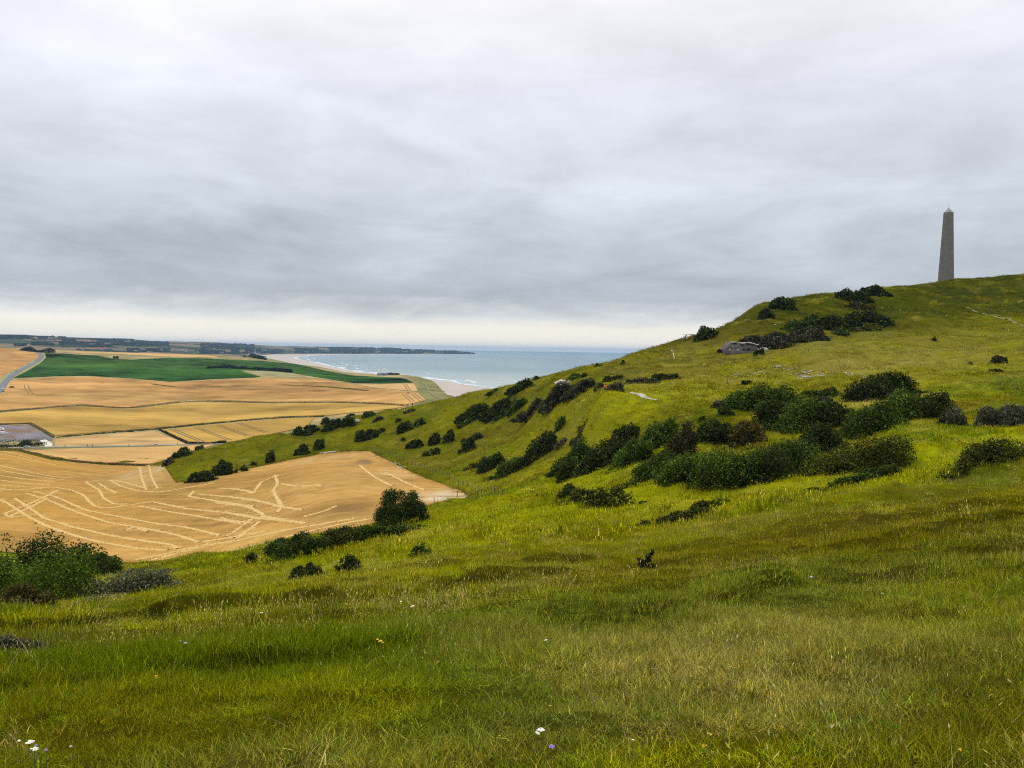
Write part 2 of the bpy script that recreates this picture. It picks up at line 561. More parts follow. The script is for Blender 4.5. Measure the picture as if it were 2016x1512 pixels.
def simple(name, col, var=0.25, scale=1.0, rough=0.85, spec=0.2, bump=0.0):
    def b(t):
        geo = t.n('ShaderNodeNewGeometry').outputs['Position']
        nz = t.noise(geo, scale, 5, 0.6)
        lo = tuple(x * (1 - var) for x in col); hi = tuple(min(1, x * (1 + var)) for x in col)
        cc = t.ramp(nz, [(0.3, lo), (0.7, hi)])
        nrm = None
        if bump:
            nrm = t.n('ShaderNodeBump', {'Height': nz, 'Strength': bump, 'Distance': 1.0 / scale * 0.3}).outputs[0]
        principled(t, cc, rough, spec, nrm)
    return mat(name, b)


def vcol_mat(name, var=0.35, scale=2.0, scale2=0.4, rough=0.95, bump=0.5, bdist=0.2):
    def b(t):
        geo = t.n('ShaderNodeNewGeometry').outputs['Position']
        at = t.n('ShaderNodeAttribute', attribute_name='Col').outputs['Color']
        n1 = t.noise(geo, scale, 6, 0.65); n2 = t.noise(geo, scale2, 5, 0.6)
        k = t.math('ADD', t.math('MULTIPLY', n1, 0.6), t.math('MULTIPLY', n2, 0.4))
        g = t.maprange(k, 0.3, 0.7, 1 - var, 1 + var)
        cc = t.vmath('SCALE', at, scale=g)
        nrm = t.n('ShaderNodeBump', {'Height': n1, 'Strength': bump, 'Distance': bdist}).outputs[0]
        principled(t, cc, rough, 0.0, nrm)
    return mat(name, b)


def leaf_mat(name, trans=0.35):
    """leaf colour from the leaf's own tone; thin, lets some light through"""
    def b(t):
        at = t.n('ShaderNodeAttribute', attribute_name='Col').outputs['Color']
        d = t.n('ShaderNodeBsdfDiffuse', {'Color': at})
        tr = t.n('ShaderNodeBsdfTranslucent', {'Color': t.vmath('MULTIPLY', at, (1.1, 1.25, 0.6))})
        g = t.n('ShaderNodeBsdfGlossy', {'Color': (1, 1, 1, 1), 'Roughness': 0.45})
        m1 = t.n('ShaderNodeMixShader', {0: trans, 1: d.outputs[0], 2: tr.outputs[0]})
        m2 = t.n('ShaderNodeMixShader', {0: 0.008, 1: m1.outputs[0], 2: g.outputs[0]})
        t.n('ShaderNodeOutputMaterial', {'Surface': m2.outputs[0]})
    return mat(name, b)


def grass_mat(name):
    def b(t):
        tint = t.n('ShaderNodeAttribute', attribute_name='tint', attribute_type='INSTANCER').outputs['Color']
        tone = t.n('ShaderNodeAttribute', attribute_name='Col').outputs['Color']
        c = t.vmath('MULTIPLY', tint, tone)
        d = t.n('ShaderNodeBsdfDiffuse', {'Color': c})
        tr = t.n('ShaderNodeBsdfTranslucent', {'Color': t.vmath('MULTIPLY', c, (1.05, 1.1, 0.6))})
        m1 = t.n('ShaderNodeMixShader', {0: 0.5, 1: d.outputs[0], 2: tr.outputs[0]})
        t.n('ShaderNodeOutputMaterial', {'Surface': m1.outputs[0]})
    return mat(name, b)


M_BARK = simple('bark', (0.09, 0.07, 0.05), 0.3, 6.0)
M_LEAF = leaf_mat('leaf', 0.25)
M_GRASS = grass_mat('grass_blade')
M_GROUND = vcol_mat('turf', 0.35, 1.6, 0.25, 1.0, 0.6, 0.35)

# ------------------------------------------------------------------ what grows where on the hill; dark blobs also carry bank shade
C_G = np.array((0.105, 0.158, 0.004)); C_Y = np.array((0.290, 0.300, 0.004)); C_O = np.array((0.185, 0.150, 0.006))
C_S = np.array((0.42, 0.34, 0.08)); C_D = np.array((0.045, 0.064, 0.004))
VEG = [  # (px, py, az spread px, ln-distance spread, kind, weight)
 (1000,1080,260,.35,'Y',1.3),(900,1020,120,.12,'Y',1.2),(1350,960,220,.16,'Y',1.0),(1150,1040,150,.2,'Y',.5),(1450,1000,250,.2,'Y',.5),(1760,930,200,.2,'Y',.5),
 (700,1150,200,.3,'Y',.35),(500,1190,250,.4,'O',.3),(1000,900,150,.15,'Y',.4),(760,870,160,.12,'Y',.45),(420,905,120,.12,'Y',.5),(1240,800,80,.06,'Y',.4),
 (1330,765,140,.1,'S',.35),(1500,770,160,.08,'Y',.4),(1600,745,170,.07,'O',.7),(1750,690,220,.14,'S',.65),(1950,650,200,.14,'Y',.45),(1650,720,200,.1,'S',.4),
 (1350,690,90,.1,'S',.45),(1560,620,150,.1,'D',1.6),(1900,590,150,.1,'D',1.5),(1700,610,120,.08,'D',1.2),(1960,570,120,.08,'D',.8),(1300,830,90,.06,'D',.8),(1400,830,70,.06,'D',.6),(1450,640,70,.1,'O',.8),(1730,590,140,.1,'Y',.3),(1420,725,100,.06,'O',.7),(1690,795,60,.03,'S',1.2),  # D on riser and scarp puts their shade into the turf colour
 (1600,1060,260,.2,'O',.8),(1250,1130,120,.12,'O',.9),(1850,1040,200,.15,'O',.6),(1280,1140,160,.25,'O',.5),(1400,1330,250,.25,'S',.5),(1700,1250,300,.3,'S',.22),(1560,1400,80,.1,'S',.4),
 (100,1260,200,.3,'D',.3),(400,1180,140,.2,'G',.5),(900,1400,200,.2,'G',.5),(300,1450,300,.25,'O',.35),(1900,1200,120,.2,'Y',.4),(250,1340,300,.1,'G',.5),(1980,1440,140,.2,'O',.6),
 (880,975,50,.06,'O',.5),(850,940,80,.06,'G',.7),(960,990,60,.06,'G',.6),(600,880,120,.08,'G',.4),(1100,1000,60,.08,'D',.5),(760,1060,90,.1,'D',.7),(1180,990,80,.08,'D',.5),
]
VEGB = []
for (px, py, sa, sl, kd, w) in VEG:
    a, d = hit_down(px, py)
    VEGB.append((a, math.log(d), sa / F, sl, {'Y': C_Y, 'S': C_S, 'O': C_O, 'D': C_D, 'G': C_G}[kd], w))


def vegcol(x, y, sharp=0.0):
    x = np.asarray(x, float); y = np.asarray(y, float)
    d = np.maximum(y, .5); az = x / d; ld = np.log(d)
    n1 = fbm(x, y, 26, 3, 101); n2 = fbm(x, y, 7, 3, 111); n3 = fbm(x, y, 1.6, 2, 121); n4 = fbm(x, y, 11, 3, 131)
    n5 = fbm(x, y, .5, 2, 151)
    far = sstep(110, 260, d)
    wg = np.clip(0.55 + 1.5 * n2 + .8 * n3 + .5 * n5, .02, 2) * (1 - .35 * far)
    wy = np.clip(0.42 + 1.3 * n1 - .9 * n2 + .5 * n5, .02, 2)
    wo = np.clip(0.40 + 1.6 * n4 + .7 * n3, .02, 2) * (1 + .25 * far)
    ws = np.clip(-0.02 + 1.1 * fbm(x, y, 4.0, 3, 141) + .55 * n3 + .4 * n5, 0, 2) * .75 + .10 * far
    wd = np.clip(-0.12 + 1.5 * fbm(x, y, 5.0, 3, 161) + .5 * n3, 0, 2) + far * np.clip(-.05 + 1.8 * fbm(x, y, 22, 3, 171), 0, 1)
    tot = wg + wy + wo + ws + wd
    col = (wg[..., None] * C_G + wy[..., None] * C_Y + wo[..., None] * C_O + ws[..., None] * C_S + wd[..., None] * C_D)
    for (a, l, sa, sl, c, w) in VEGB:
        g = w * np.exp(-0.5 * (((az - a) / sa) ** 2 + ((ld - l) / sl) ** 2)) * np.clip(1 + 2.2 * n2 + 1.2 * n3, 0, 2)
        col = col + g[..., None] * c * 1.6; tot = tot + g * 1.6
    k = (1 - .36 * sstep(140, 230, d)) * (1 - .14 * sstep(240, 330, d))     # colour lowered with distance up the far slope
    return col / tot[..., None] * k[..., None]


# ------------------------------------------------------------------ hillside (turf) and farmland sheets
def axis_az(lo, hi, n, ext):
    core = np.linspace(lo, hi, n)
    l = lo - np.geomspace(.02, ext, 14)[::-1]; r = hi + np.geomspace(.02, ext, 14)
    return np.concatenate([l, core, r])


D_SPLIT = 520.0
azc = axis_az(-0.74, 0.74, 470, 1.1)
ldr = np.concatenate([np.linspace(math.log(.4), math.log(3.5), 14)[:-1], np.linspace(math.log(3.5), math.log(D_SPLIT), 560)])
A, L = np.meshgrid(azc, ldr)
D = np.exp(L)
X = A * D; Y = D
Z = ground(X, Y)
V = np.stack([X, Y, Z], -1)
stub_in = inpoly(np.clip(A, AZ0, AZ1), L, STUB)
inner = stub_in[:-1, :-1] & stub_in[1:, :-1] & stub_in[:-1, 1:] & stub_in[1:, 1:]
# keep a rim of turf under the edge of the mown field
rim = inner.copy()
for _ in range(3):
    rim[1:-1, 1:-1] = rim[1:-1, 1:-1] & rim[:-2, 1:-1] & rim[2:, 1:-1] & rim[1:-1, :-2] & rim[1:-1, 2:]
th = (1 - .9 * sstep(22, 75, Y))[..., None]           # thatch and earth, darkened for shade between the blades; far off only turf shows
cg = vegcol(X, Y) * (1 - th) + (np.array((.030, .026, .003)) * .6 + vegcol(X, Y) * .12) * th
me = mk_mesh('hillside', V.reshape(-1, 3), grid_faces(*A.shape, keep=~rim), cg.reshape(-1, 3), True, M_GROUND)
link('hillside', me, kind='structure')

M_FARM = vcol_mat('dry_verge', 0.25, 0.15, 0.02, 1.0, 0.3, 0.5)
azf = np.linspace(float(ray(-300, 800)[0]), float(ray(1300, 800)[0]), 460)
ldf = np.concatenate([np.linspace(math.log(D_SPLIT), math.log(900), 60)[:-1], np.linspace(math.log(900), math.log(2600), 300)[:-1], np.linspace(math.log(2600), math.log(6450), 90)])
A, L = np.meshgrid(azf, ldf)
D = np.exp(L); X = A * D; Y = D
Z = farm_ground(X, Y)
base = np.array((0.36, 0.28, 0.125)); gr = np.array((0.19, 0.185, 0.075))
wgr = np.clip(.35 + 1.2 * fbm(X, Y, 60, 3, 201), 0, 1)
wgr = np.maximum(wgr, sstep(float(ray(790, 760)[0]), float(ray(830, 760)[0]), A))
wgr = np.maximum(wgr, sstep(2300, 2800, D))
cf = base * (1 - wgr[..., None]) + gr * wgr[..., None]
cf = cf * (1 + .5 * fbm(X, Y, 25, 3, 211))[..., None]
chalk = (Z < 16) & (Z > -6) & (D > 700) & (A > float(ray(750, 760)[0]))
cf[chalk] = (.55, .53, .47)
link('farmland', mk_mesh('farmland', np.stack([X, Y, Z], -1).reshape(-1, 3), grid_faces(*A.shape), cf.reshape(-1, 3), True, M_FARM), kind='structure')


# ------------------------------------------------------------------ fields as crop sheets with their own thickness
def field_sheet(name, pix, off, colfun, material, step=6.0, da=.005, dl=.016, skirt=0.8, near_d=None, label=None):
    k = {'mind': near_d} if near_d else {}
    poly = poly_azld(pix, step, **k)
    pa = np.array(poly)
    sx, sy = 1.0 / da, 1.0 / dl
    g_a = np.arange(pa[:, 0].min(), pa[:, 0].max(), da); g_l = np.arange(pa[:, 1].min(), pa[:, 1].max(), dl)
    ga, gl = np.meshgrid(g_a, g_l)
    ga = ga.ravel(); gl = gl.ravel()
    ok = inpoly(ga, gl, poly)
    ga = ga[ok]; gl = gl[ok]
    # drop grid points that crowd the outline
    if len(ga):
        dmin = np.full(len(ga), 1e9)
        for (a, l) in poly:
            dmin = np.minimum(dmin, ((ga - a) * sx) ** 2 + ((gl - l) * sy) ** 2)
        ga = ga[dmin > .25]; gl = gl[dmin > .25]
    pts = [Vector((a * sx, l * sy)) for a, l in poly] + [Vector((a * sx, l * sy)) for a, l in zip(ga, gl)]
    n = len(poly)
    vs, es, fs, *_ = delaunay_2d_cdt(pts, [(i, (i + 1) % n) for i in range(n)], [], 0, 1e-5, False)
    vv = np.array([(p.x / sx, p.y / sy) for p in vs])
    d = np.exp(vv[:, 1]); x = vv[:, 0] * d
    z = ground(x, d, False) + off
    fs = np.array([f for f in fs if len(f) == 3])
    fs = fs[inpoly(vv[fs, 0].mean(1), vv[fs, 1].mean(1), poly)]
    # drop the outline vertically so the standing crop has a side
    ec = {}
    for f in fs:
        for i in range(3):
            a, b = int(f[i]), int(f[(i + 1) % 3])
            key = (min(a, b), max(a, b)); ec.setdefault(key, []).append((a, b))
    bnd = [e[0] for e in ec.values() if len(e) == 1]
    v = np.stack([x, d, z], 1)
    low = v.copy(); low[:, 2] -= skirt
    nv = len(v)
    sk = []
    for a, b in bnd:
        sk.append((b + nv, a + nv, a + 2 * nv)); sk.append((b + nv, a + 2 * nv, b + 2 * nv))
    allv = np.concatenate([v, v, low]); allf = np.concatenate([fs, np.array(sk)]) if sk else fs
    cc = colfun(x, d); cc = np.concatenate([cc, cc, cc])
    me = mk_mesh(name, allv, allf, cc, True, material)
    return link(name, me, kind='structure')


def crop_col(c, v=.22, seed=0, sc=40):  # stretched bands put the shading of rolling ground into the colour
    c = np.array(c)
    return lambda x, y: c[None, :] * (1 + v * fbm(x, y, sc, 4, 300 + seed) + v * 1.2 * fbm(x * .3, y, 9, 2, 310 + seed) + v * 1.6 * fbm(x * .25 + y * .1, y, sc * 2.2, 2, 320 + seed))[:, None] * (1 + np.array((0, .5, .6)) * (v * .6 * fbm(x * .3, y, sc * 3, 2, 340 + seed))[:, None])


M_CROP = vcol_mat('crop', 0.14, 0.5, 0.05, 1.0, 0.25, 0.4)
WH = (0.445, 0.258, 0.090); WH2 = (0.41, 0.225, 0.078); WHP = (0.52, 0.335, 0.140); WHY = (0.395, 0.252, 0.064)
GREEN = (0.028, 0.064, 0.011)
L1 = [(-330,835),(0,811),(159,798),(248,805),(372,790),(450,791),(532,794),(641,792),(736,795),(800,799)]
L2 = [(107,862),(200,854),(310,845.6),(400,836),(500,827),(559,822.5),(640,820.5)]
edge_green_low = [(25,746),(107,742),(174,741),(248,745),(335,752.5),(422,747.5),(500,744.5),(513,743)]
FD = 480.0
fields = {}
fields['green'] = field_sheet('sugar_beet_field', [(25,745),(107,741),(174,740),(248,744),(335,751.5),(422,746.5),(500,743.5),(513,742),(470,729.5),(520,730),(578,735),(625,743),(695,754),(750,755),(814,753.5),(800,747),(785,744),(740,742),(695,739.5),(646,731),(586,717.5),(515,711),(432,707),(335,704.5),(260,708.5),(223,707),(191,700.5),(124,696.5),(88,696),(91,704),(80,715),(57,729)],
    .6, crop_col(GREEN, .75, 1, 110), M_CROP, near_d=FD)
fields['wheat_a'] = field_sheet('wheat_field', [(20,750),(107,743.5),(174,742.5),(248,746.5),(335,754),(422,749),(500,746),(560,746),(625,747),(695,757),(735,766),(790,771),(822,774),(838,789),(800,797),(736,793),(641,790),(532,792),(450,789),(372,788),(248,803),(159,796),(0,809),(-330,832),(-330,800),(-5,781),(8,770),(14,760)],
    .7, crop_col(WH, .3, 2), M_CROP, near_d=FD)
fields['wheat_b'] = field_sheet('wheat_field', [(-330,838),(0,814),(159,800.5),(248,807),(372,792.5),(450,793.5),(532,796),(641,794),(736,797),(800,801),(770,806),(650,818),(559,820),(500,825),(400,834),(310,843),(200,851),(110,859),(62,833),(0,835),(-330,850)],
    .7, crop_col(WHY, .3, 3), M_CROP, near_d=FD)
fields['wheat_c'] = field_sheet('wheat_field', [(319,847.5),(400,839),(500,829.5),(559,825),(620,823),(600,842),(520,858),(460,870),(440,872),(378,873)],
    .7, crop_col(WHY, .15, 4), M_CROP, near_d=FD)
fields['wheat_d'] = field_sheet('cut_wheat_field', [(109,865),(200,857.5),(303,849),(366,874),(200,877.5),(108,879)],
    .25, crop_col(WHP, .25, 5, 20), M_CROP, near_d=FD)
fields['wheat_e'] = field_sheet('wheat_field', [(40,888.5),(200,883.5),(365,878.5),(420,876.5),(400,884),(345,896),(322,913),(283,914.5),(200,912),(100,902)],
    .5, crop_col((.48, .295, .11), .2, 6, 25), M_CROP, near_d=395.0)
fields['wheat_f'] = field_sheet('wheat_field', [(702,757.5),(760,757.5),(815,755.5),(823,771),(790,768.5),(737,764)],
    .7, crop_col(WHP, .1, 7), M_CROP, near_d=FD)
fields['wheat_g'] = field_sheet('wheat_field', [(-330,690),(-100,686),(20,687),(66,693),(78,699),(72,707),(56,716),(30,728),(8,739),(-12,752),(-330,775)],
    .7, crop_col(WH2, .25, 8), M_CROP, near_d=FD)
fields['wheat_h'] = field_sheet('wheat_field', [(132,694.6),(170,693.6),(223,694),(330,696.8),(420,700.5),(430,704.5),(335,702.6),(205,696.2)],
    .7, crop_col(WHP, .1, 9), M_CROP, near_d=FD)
fields['fallow'] = field_sheet('fallow_field', [(476,729.5),(520,731),(576,735.5),(606,743.5),(570,744),(516,741.5)],
    .4, crop_col((.33, .29, .14), .3, 10, 15), M_CROP, near_d=FD)
fields['lot'] = field_sheet('bare_earth_lot', [(-330,853),(0,838),(57,836),(103,861),(103,868),(80,870),(40,868),(0,871),(-330,880)],
    .15, lambda x, y: np.where((fbm(x, y, 40, 3, 331) > -.02)[:, None], np.array((.20, .19, .20)), np.array((.22, .15, .105))) * (1 + .4 * fbm(x, y, 12, 3, 333))[:, None], M_CROP, near_d=FD)
fields['chalk'] = field_sheet('chalk_yard', [(78,868),(90,866),(103,874),(103,879),(90,880),(84,874)], .35, crop_col((.68, .62, .53), .1, 12, 20), M_CROP, step=3, near_d=FD)


# mown field in the combe
def stub_col(x, y):
    az = x / y; ld = np.log(y)
    c = np.array((.375, .218, .062))[None] * (1 + .26 * fbm(x, y, 24, 4, 401) + .2 * fbm(x, y, 2.5, 2, 402) + .3 * fbm(x * .12 + y * .05, y + x * .35, 2.4, 2, 403))[:, None]
    # darker burnt and damp patches, paler chalky corner
    for (px, py, sa, sl, col, w) in ((668,1010,42,.05,(.20,.115,.045),1.3),(600,1015,30,.03,(.30,.17,.05),.6),(716,911,9,.02,(.19,.125,.06),1.6),(700,915,22,.02,(.28,.18,.08),.7),
                                     (880,980,40,.05,(.56,.45,.28),1.2),(800,935,60,.03,(.54,.37,.16),.7),(640,905,80,.03,(.50,.33,.13),.5),(290,930,45,.06,(.44,.31,.14),1.0),(650,960,120,.1,(.48,.30,.10),.5),
                                     (60,1000,120,.1,(.42,.23,.05),.5),(400,1095,200,.05,(.52,.33,.10),.6),(100,910,90,.05,(.44,.25,.05),.6)):
        a, d = hit_down(px, py)
        g = np.clip(w * np.exp(-.5 * (((az - a) / (sa / F)) ** 2 + ((ld - math.log(d)) / sl) ** 2)) * (1 + 1.6 * fbm(x, y, 5, 3, 411)), 0, 1)
        c = c * (1 - g[:, None]) + np.array(col) * g[:, None]
    return c


M_STUB = vcol_mat('stubble', 0.28, 2.2, 0.3, 1.0, 0.5, 0.12)
stubble = field_sheet('stubble_field', STUBBLE_PX, .22, stub_col, M_STUB, step=8, da=.0035, dl=.009, skirt=.5)


# ------------------------------------------------------------------ ribbons: roads, lanes, straw rows, paths
def world_line(pts, step=1.0, mind=2.0, spacing=None, rel=False, maxd=6400):
    q = []
    for (px, py) in densify(pts, 12, False):
        a, d = hit_down(px, py, mind=mind, maxd=maxd)
        q.append((a * d, d))
    q = np.array(q)
    s = np.concatenate([[0], np.cumsum(np.linalg.norm(np.diff(q, axis=0), axis=1))])
    # soften the corners, resample evenly
    n = max(3, int(s[-1] / (spacing or step)))
    si = np.linspace(0, s[-1], n)
    x = np.interp(si, s, q[:, 0]); y = np.interp(si, s, q[:, 1])
    k = max(1, int(len(x) * 0.02))
    for _ in range(3):
        xp = np.pad(x, k, mode='edge'); yp = np.pad(y, k, mode='edge')
        ker = np.ones(2 * k + 1) / (2 * k + 1)
        xs = np.convolve(xp, ker, 'valid'); ys = np.convolve(yp, ker, 'valid')
        xs[0], xs[-1], ys[0], ys[-1] = x[0], x[-1], y[0], y[-1]
        x, y = xs, ys
    return x, y


def ribbon(name, pts, width, off, material, parent=None, mind=2.0, spacing=4.0, crown=0.0, cols=None, rough_edge=0.0, rel=False, across=5, **props):
    x, y = world_line(pts, spacing=spacing, mind=mind)
    tx = np.gradient(x); ty = np.gradient(y); n = np.hypot(tx, ty) + 1e-9
    nx, ny = -ty / n, tx / n
    u = np.linspace(-.5, .5, across)
    w = width * (1 + rough_edge * fbm(x, y, width * 1.3, 3, 501))
    PX = x[:, None] + nx[:, None] * u[None] * w[:, None]; PY = y[:, None] + ny[:, None] * u[None] * w[:, None]
    PZ = ground(PX, PY, rel) + off + crown * (1 - (2 * u[None]) ** 2) * (1 + (.8 * fbm(PX, PY, .7, 2, 511) if crown else 0))
    VV = np.stack([PX, PY, PZ], -1).reshape(-1, 3); FF = grid_faces(*PX.shape)[:, ::-1]
    if name == 'straw_row':          # loose straw that frays the edge of the row
        rg = np.random.default_rng(len(x)); m = len(x) * 4
        ii = rg.integers(0, len(x), m); oo = rg.normal(0, width * .62, m)
        cx = x[ii] + nx[ii] * oo + rg.normal(0, .4, m); cy = y[ii] + ny[ii] * oo + rg.normal(0, .4, m)
        cz = ground(cx, cy, False) + off + .06
        ang = rg.uniform(0, 6.28, m); ln = rg.uniform(.10, .30, m); tw = rg.uniform(.03, .09, m)
        ax_, ay_ = np.cos(ang), np.sin(ang)
        q = np.stack([np.stack([cx + ax_ * ln * a - ay_ * tw * b, cy + ay_ * ln * a + ax_ * tw * b, cz + .10 * c * tw / tw], 1) for a, b, c in ((-1, -1, 0), (1, -1, .6), (1, 1, 1), (-1, 1, .4))], 1).reshape(-1, 3)
        FF = np.concatenate([FF, np.arange(4 * m).reshape(-1, 4) + len(VV)]); VV = np.concatenate([VV, q])
    me = mk_mesh(name, VV, FF, None if cols is None else np.tile(np.array(cols), (len(VV), 1)), True, material)
    return link(name, me, parent, **props)


M_ASPH = simple('asphalt', (0.145, 0.145, 0.155), .15, .3, .9)
M_LANE = simple('lane_surface', (0.34, 0.33, 0.29), .15, .4, .9)
M_CHALK = simple('chalk', (0.50, 0.48, 0.42), .22, 1.5, .95)
M_SAND = simple('sand', (0.41, 0.355, 0.30), .12, .02, .8)
M_VERGE = simple('verge_grass', (0.24, 0.235, 0.075), .3, .2)
M_WPAINT = simple('road_paint', (0.7, 0.7, 0.68), .05, 1)
RD = [(-60,800),(-8,780),(4,766),(12,752),(24,739),(42,728),(60,719),(74,711),(82,703),(81,697.5),(74,694)]
ribbon('road_verge', RD, 30, .35, M_VERGE, mind=FD, spacing=12, rough_edge=.3, kind='structure')
road = ribbon('road', RD, 11, .6, M_ASPH, mind=FD, spacing=10, kind='structure')
LN = [(-330,889),(-100,885),(0,883),(100,881),(200,879.6),(300,877.6),(372,875.8),(446,873.5)]
ribbon('lane_verge', LN, 14, .25, M_VERGE, mind=FD, spacing=6, rough_edge=.3, kind='structure')
lane = ribbon('lane', LN, 5, .5, M_LANE, mind=FD, spacing=6, kind='structure')
# wheel tracks in the standing wheat
M_TRACK = simple('trodden_wheat', (0.20, 0.125, 0.045), .2, .5)
def tracks(parent, pts, gap, w=.9):
    x, y = world_line(pts, spacing=8, mind=FD)
    tx = np.gradient(x); ty = np.gradient(y); n = np.hypot(tx, ty) + 1e-9
    for s in (-.5, .5):
        cx = x - ty / n * gap * s; cy = y + tx / n * gap * s
        u = np.array((-.5, .5))
        PX = cx[:, None] - (ty / n)[:, None] * u * w; PY = cy[:, None] + (tx / n)[:, None] * u * w
        PZ = ground(PX, PY, False) + .95
        me = mk_mesh('wheel_track', np.stack([PX, PY, PZ], -1).reshape(-1, 3), grid_faces(*PX.shape)[:, ::-1], None, True, M_TRACK)
        link('wheel_track', me, parent)
tracks(fields['wheat_a'], [(52,759),(53,765),(57,772),(61,777)], 5.0, 1.3)
tracks(fields['wheat_c'], [(339,846),(365,858),(398,871)], 3.4)
tracks(fields['wheat_c'], [(387,842),(415,854),(452,868)], 3.4)
tracks(fields['wheat_c'], [(430,838),(460,850),(490,860)], 3.4)
tracks(fields['wheat_c'], [(470,834),(500,845),(525,853)], 3.4)
tracks(fields['wheat_f'], [(797,757.5),(801,763),(805,769)], 4.0, 1.2)
tracks(fields['wheat_a'], [(813,776),(822,784),(830,790)], 4.0, 1.2)
tracks(fields['wheat_a'], [(795,777),(806,786),(812,792)], 4.0, 1.2)

# straw rows left by the harvester
def z3(*p): return [(X_ / 3.78, 850 + Y_ / 3.78) for X_, Y_ in p]
def z4(*p): return [(450 + X_ / 4.03, 850 + Y_ / 4.03) for X_, Y_ in p]
ROWS = [
 z3((0,510),(60,540),(180,620),(330,700),(520,770),(740,830),(1050,880),(1250,890)),
 z3((110,500),(200,560),(330,650),(560,720),(800,775),(1000,810),(1290,850),(1320,880)),
 z3((200,465),(350,510),(560,600),(800,680),(1040,720),(1300,770),(1480,830)),
 z3((260,450),(420,490),(640,590),(900,640),(1160,690),(1400,720),(1640,780)),
 z3((-150,470),(0,440),(250,432),(400,418),(520,435),(620,475),(660,520),(700,558),(780,578),(1000,545),(1150,525)),
 z3((640,380),(740,440),(770,500),(850,545),(950,545)),
 z3((1040,560),(1250,600),(1500,640),(1800,690)),
 z3((1150,530),(1400,580),(1650,605),(1890,640)),
 z3((1440,450),(1400,485),(1600,520),(1890,565)), z3((1480,470),(1700,490),(1890,518)), z3((1640,425),(1760,430),(1890,455)),
 z3((-150,225),(0,255),(200,300),(400,340),(560,350)), z3((-150,268),(0,290),(250,335),(480,365)), z3((-150,312),(0,330),(220,360),(420,375)),
 z3((-150,350),(0,365),(200,390),(380,398)), z3((-150,392),(0,402),(150,415),(330,420)), z3((-100,420),(0,428),(100,438)),
 z3((620,380),(740,365),(850,365),(1000,400),(1080,425)), z3((740,390),(800,430),(870,462)),
 z3((1030,265),(1050,340),(1090,440)), z3((1100,250),(1130,350),(1175,430)), z3((820,365),(900,410),(1050,450),(1200,455),(1400,420),(1600,385)),
 z3((1000,965),(1300,905),(1500,850),(1700,830),(1890,790)), z3((1050,985),(1400,890),(1600,845)), z3((1680,790),(1830,690)), z3((1740,800),(1890,720)),
 z3((40,612),(180,560),(330,490),(430,440)), z3((60,640),(200,580),(350,500)), z3((40,612),(60,645),(300,620)),
 z3((930,740),(1000,715),(1100,750)),
 z3((0,170),(120,190),(260,220),(420,250)), z3((20,148),(120,170),(240,205)),
 z4((0,455),(150,475),(190,500),(260,400),(400,352)), z4((0,520),(180,545),(300,570),(400,600),(590,630)), z4((-100,570),(0,582),(150,600),(250,650),(280,680),(450,710)),
 z4((-100,640),(0,652),(200,690),(450,715),(620,735)), z4((-60,690),(0,712),(200,732)), z4((0,830),(200,690)), z4((60,862),(240,722)), z4((370,350),(390,420),(350,470),(420,600),(380,650)),
 z4((1040,270),(1150,360),(1300,440)), z4((1250,330),(1450,430),(1560,470)), z4((0,962),(400,862),(800,762),(1130,702)), z4((100,862),(500,782),(1000,700)),
 z4((420,420),(540,440),(700,430),(740,440)), z4((600,680),(750,645),(850,600)), z4((-200,880),(0,850),(300,800)),
]
M_STRAW = simple('straw', (0.60, 0.41, 0.15), .25, 3.0, .9, .1, .5)
for k, r in enumerate(ROWS):
    ribbon('straw_row', r, 1.0 if k < 9 or k > 31 else 0.9, .20, M_STRAW, stubble, spacing=.8, crown=.14, rough_edge=.35, mind=60.0)
ribbon('chalk_strip', [(628,893.5),(645,891.3),(668,889.3)], 1.6, .3, M_CHALK, mind=60, spacing=1.5, rough_edge=.6, kind='structure')

# ------------------------------------------------------------------ sea, beach, surf
def build_sea():
    rs = np.concatenate([[0.1], np.geomspace(300, 40000, 60)])
    th = np.linspace(0, 2 * math.pi, 181)[:-1]
    v = np.stack([np.outer(rs, np.sin(th)), np.outer(rs, np.cos(th)), np.zeros((len(rs), len(th)))], -1)
    nr, nc = v.shape[:2]
    i = np.arange(nr - 1)[:, None] * nc + np.arange(nc)[None]; j = np.arange(nr - 1)[:, None] * nc + (np.arange(nc)[None] + 1) % nc
    f = np.stack([i, i + nc, j + nc, j], -1).reshape(-1, 4)
    def b(t):
        geo = t.n('ShaderNodeNewGeometry').outputs['Position']
        st = t.vmath('MULTIPLY', geo, (.0011, .00028, 1))
        big = t.noise(st, 1.0, 5, .55, .4)
        sep = t.n('ShaderNodeSeparateXYZ', {0: geo})
        cc = t.ramp(big, [(.32, (.125, .20, .225)), (.55, (.17, .25, .27)), (.72, (.22, .30, .31))])
        # sand stirred up in the shallows along the shore
        shoal = t.maprange(sep.outputs['Y'], 1800, 3600, .75, 0.0, True)
        cc = t.mix(shoal, cc, (.36, .42, .40, 1))
        wv = t.noise(t.vmath('MULTIPLY', geo, (.05, .12, 1)), 1.0, 5, .6)
        nrm = t.n('ShaderNodeBump', {'Height': wv, 'Strength': .35, 'Distance': 1.0}).outputs[0]
        principled(t, cc, .55, .12, nrm)
    m = mat('sea_water', b)
    link('sea', mk_mesh('sea', v.reshape(-1, 3), f, None, True, m), kind='structure')
build_sea()

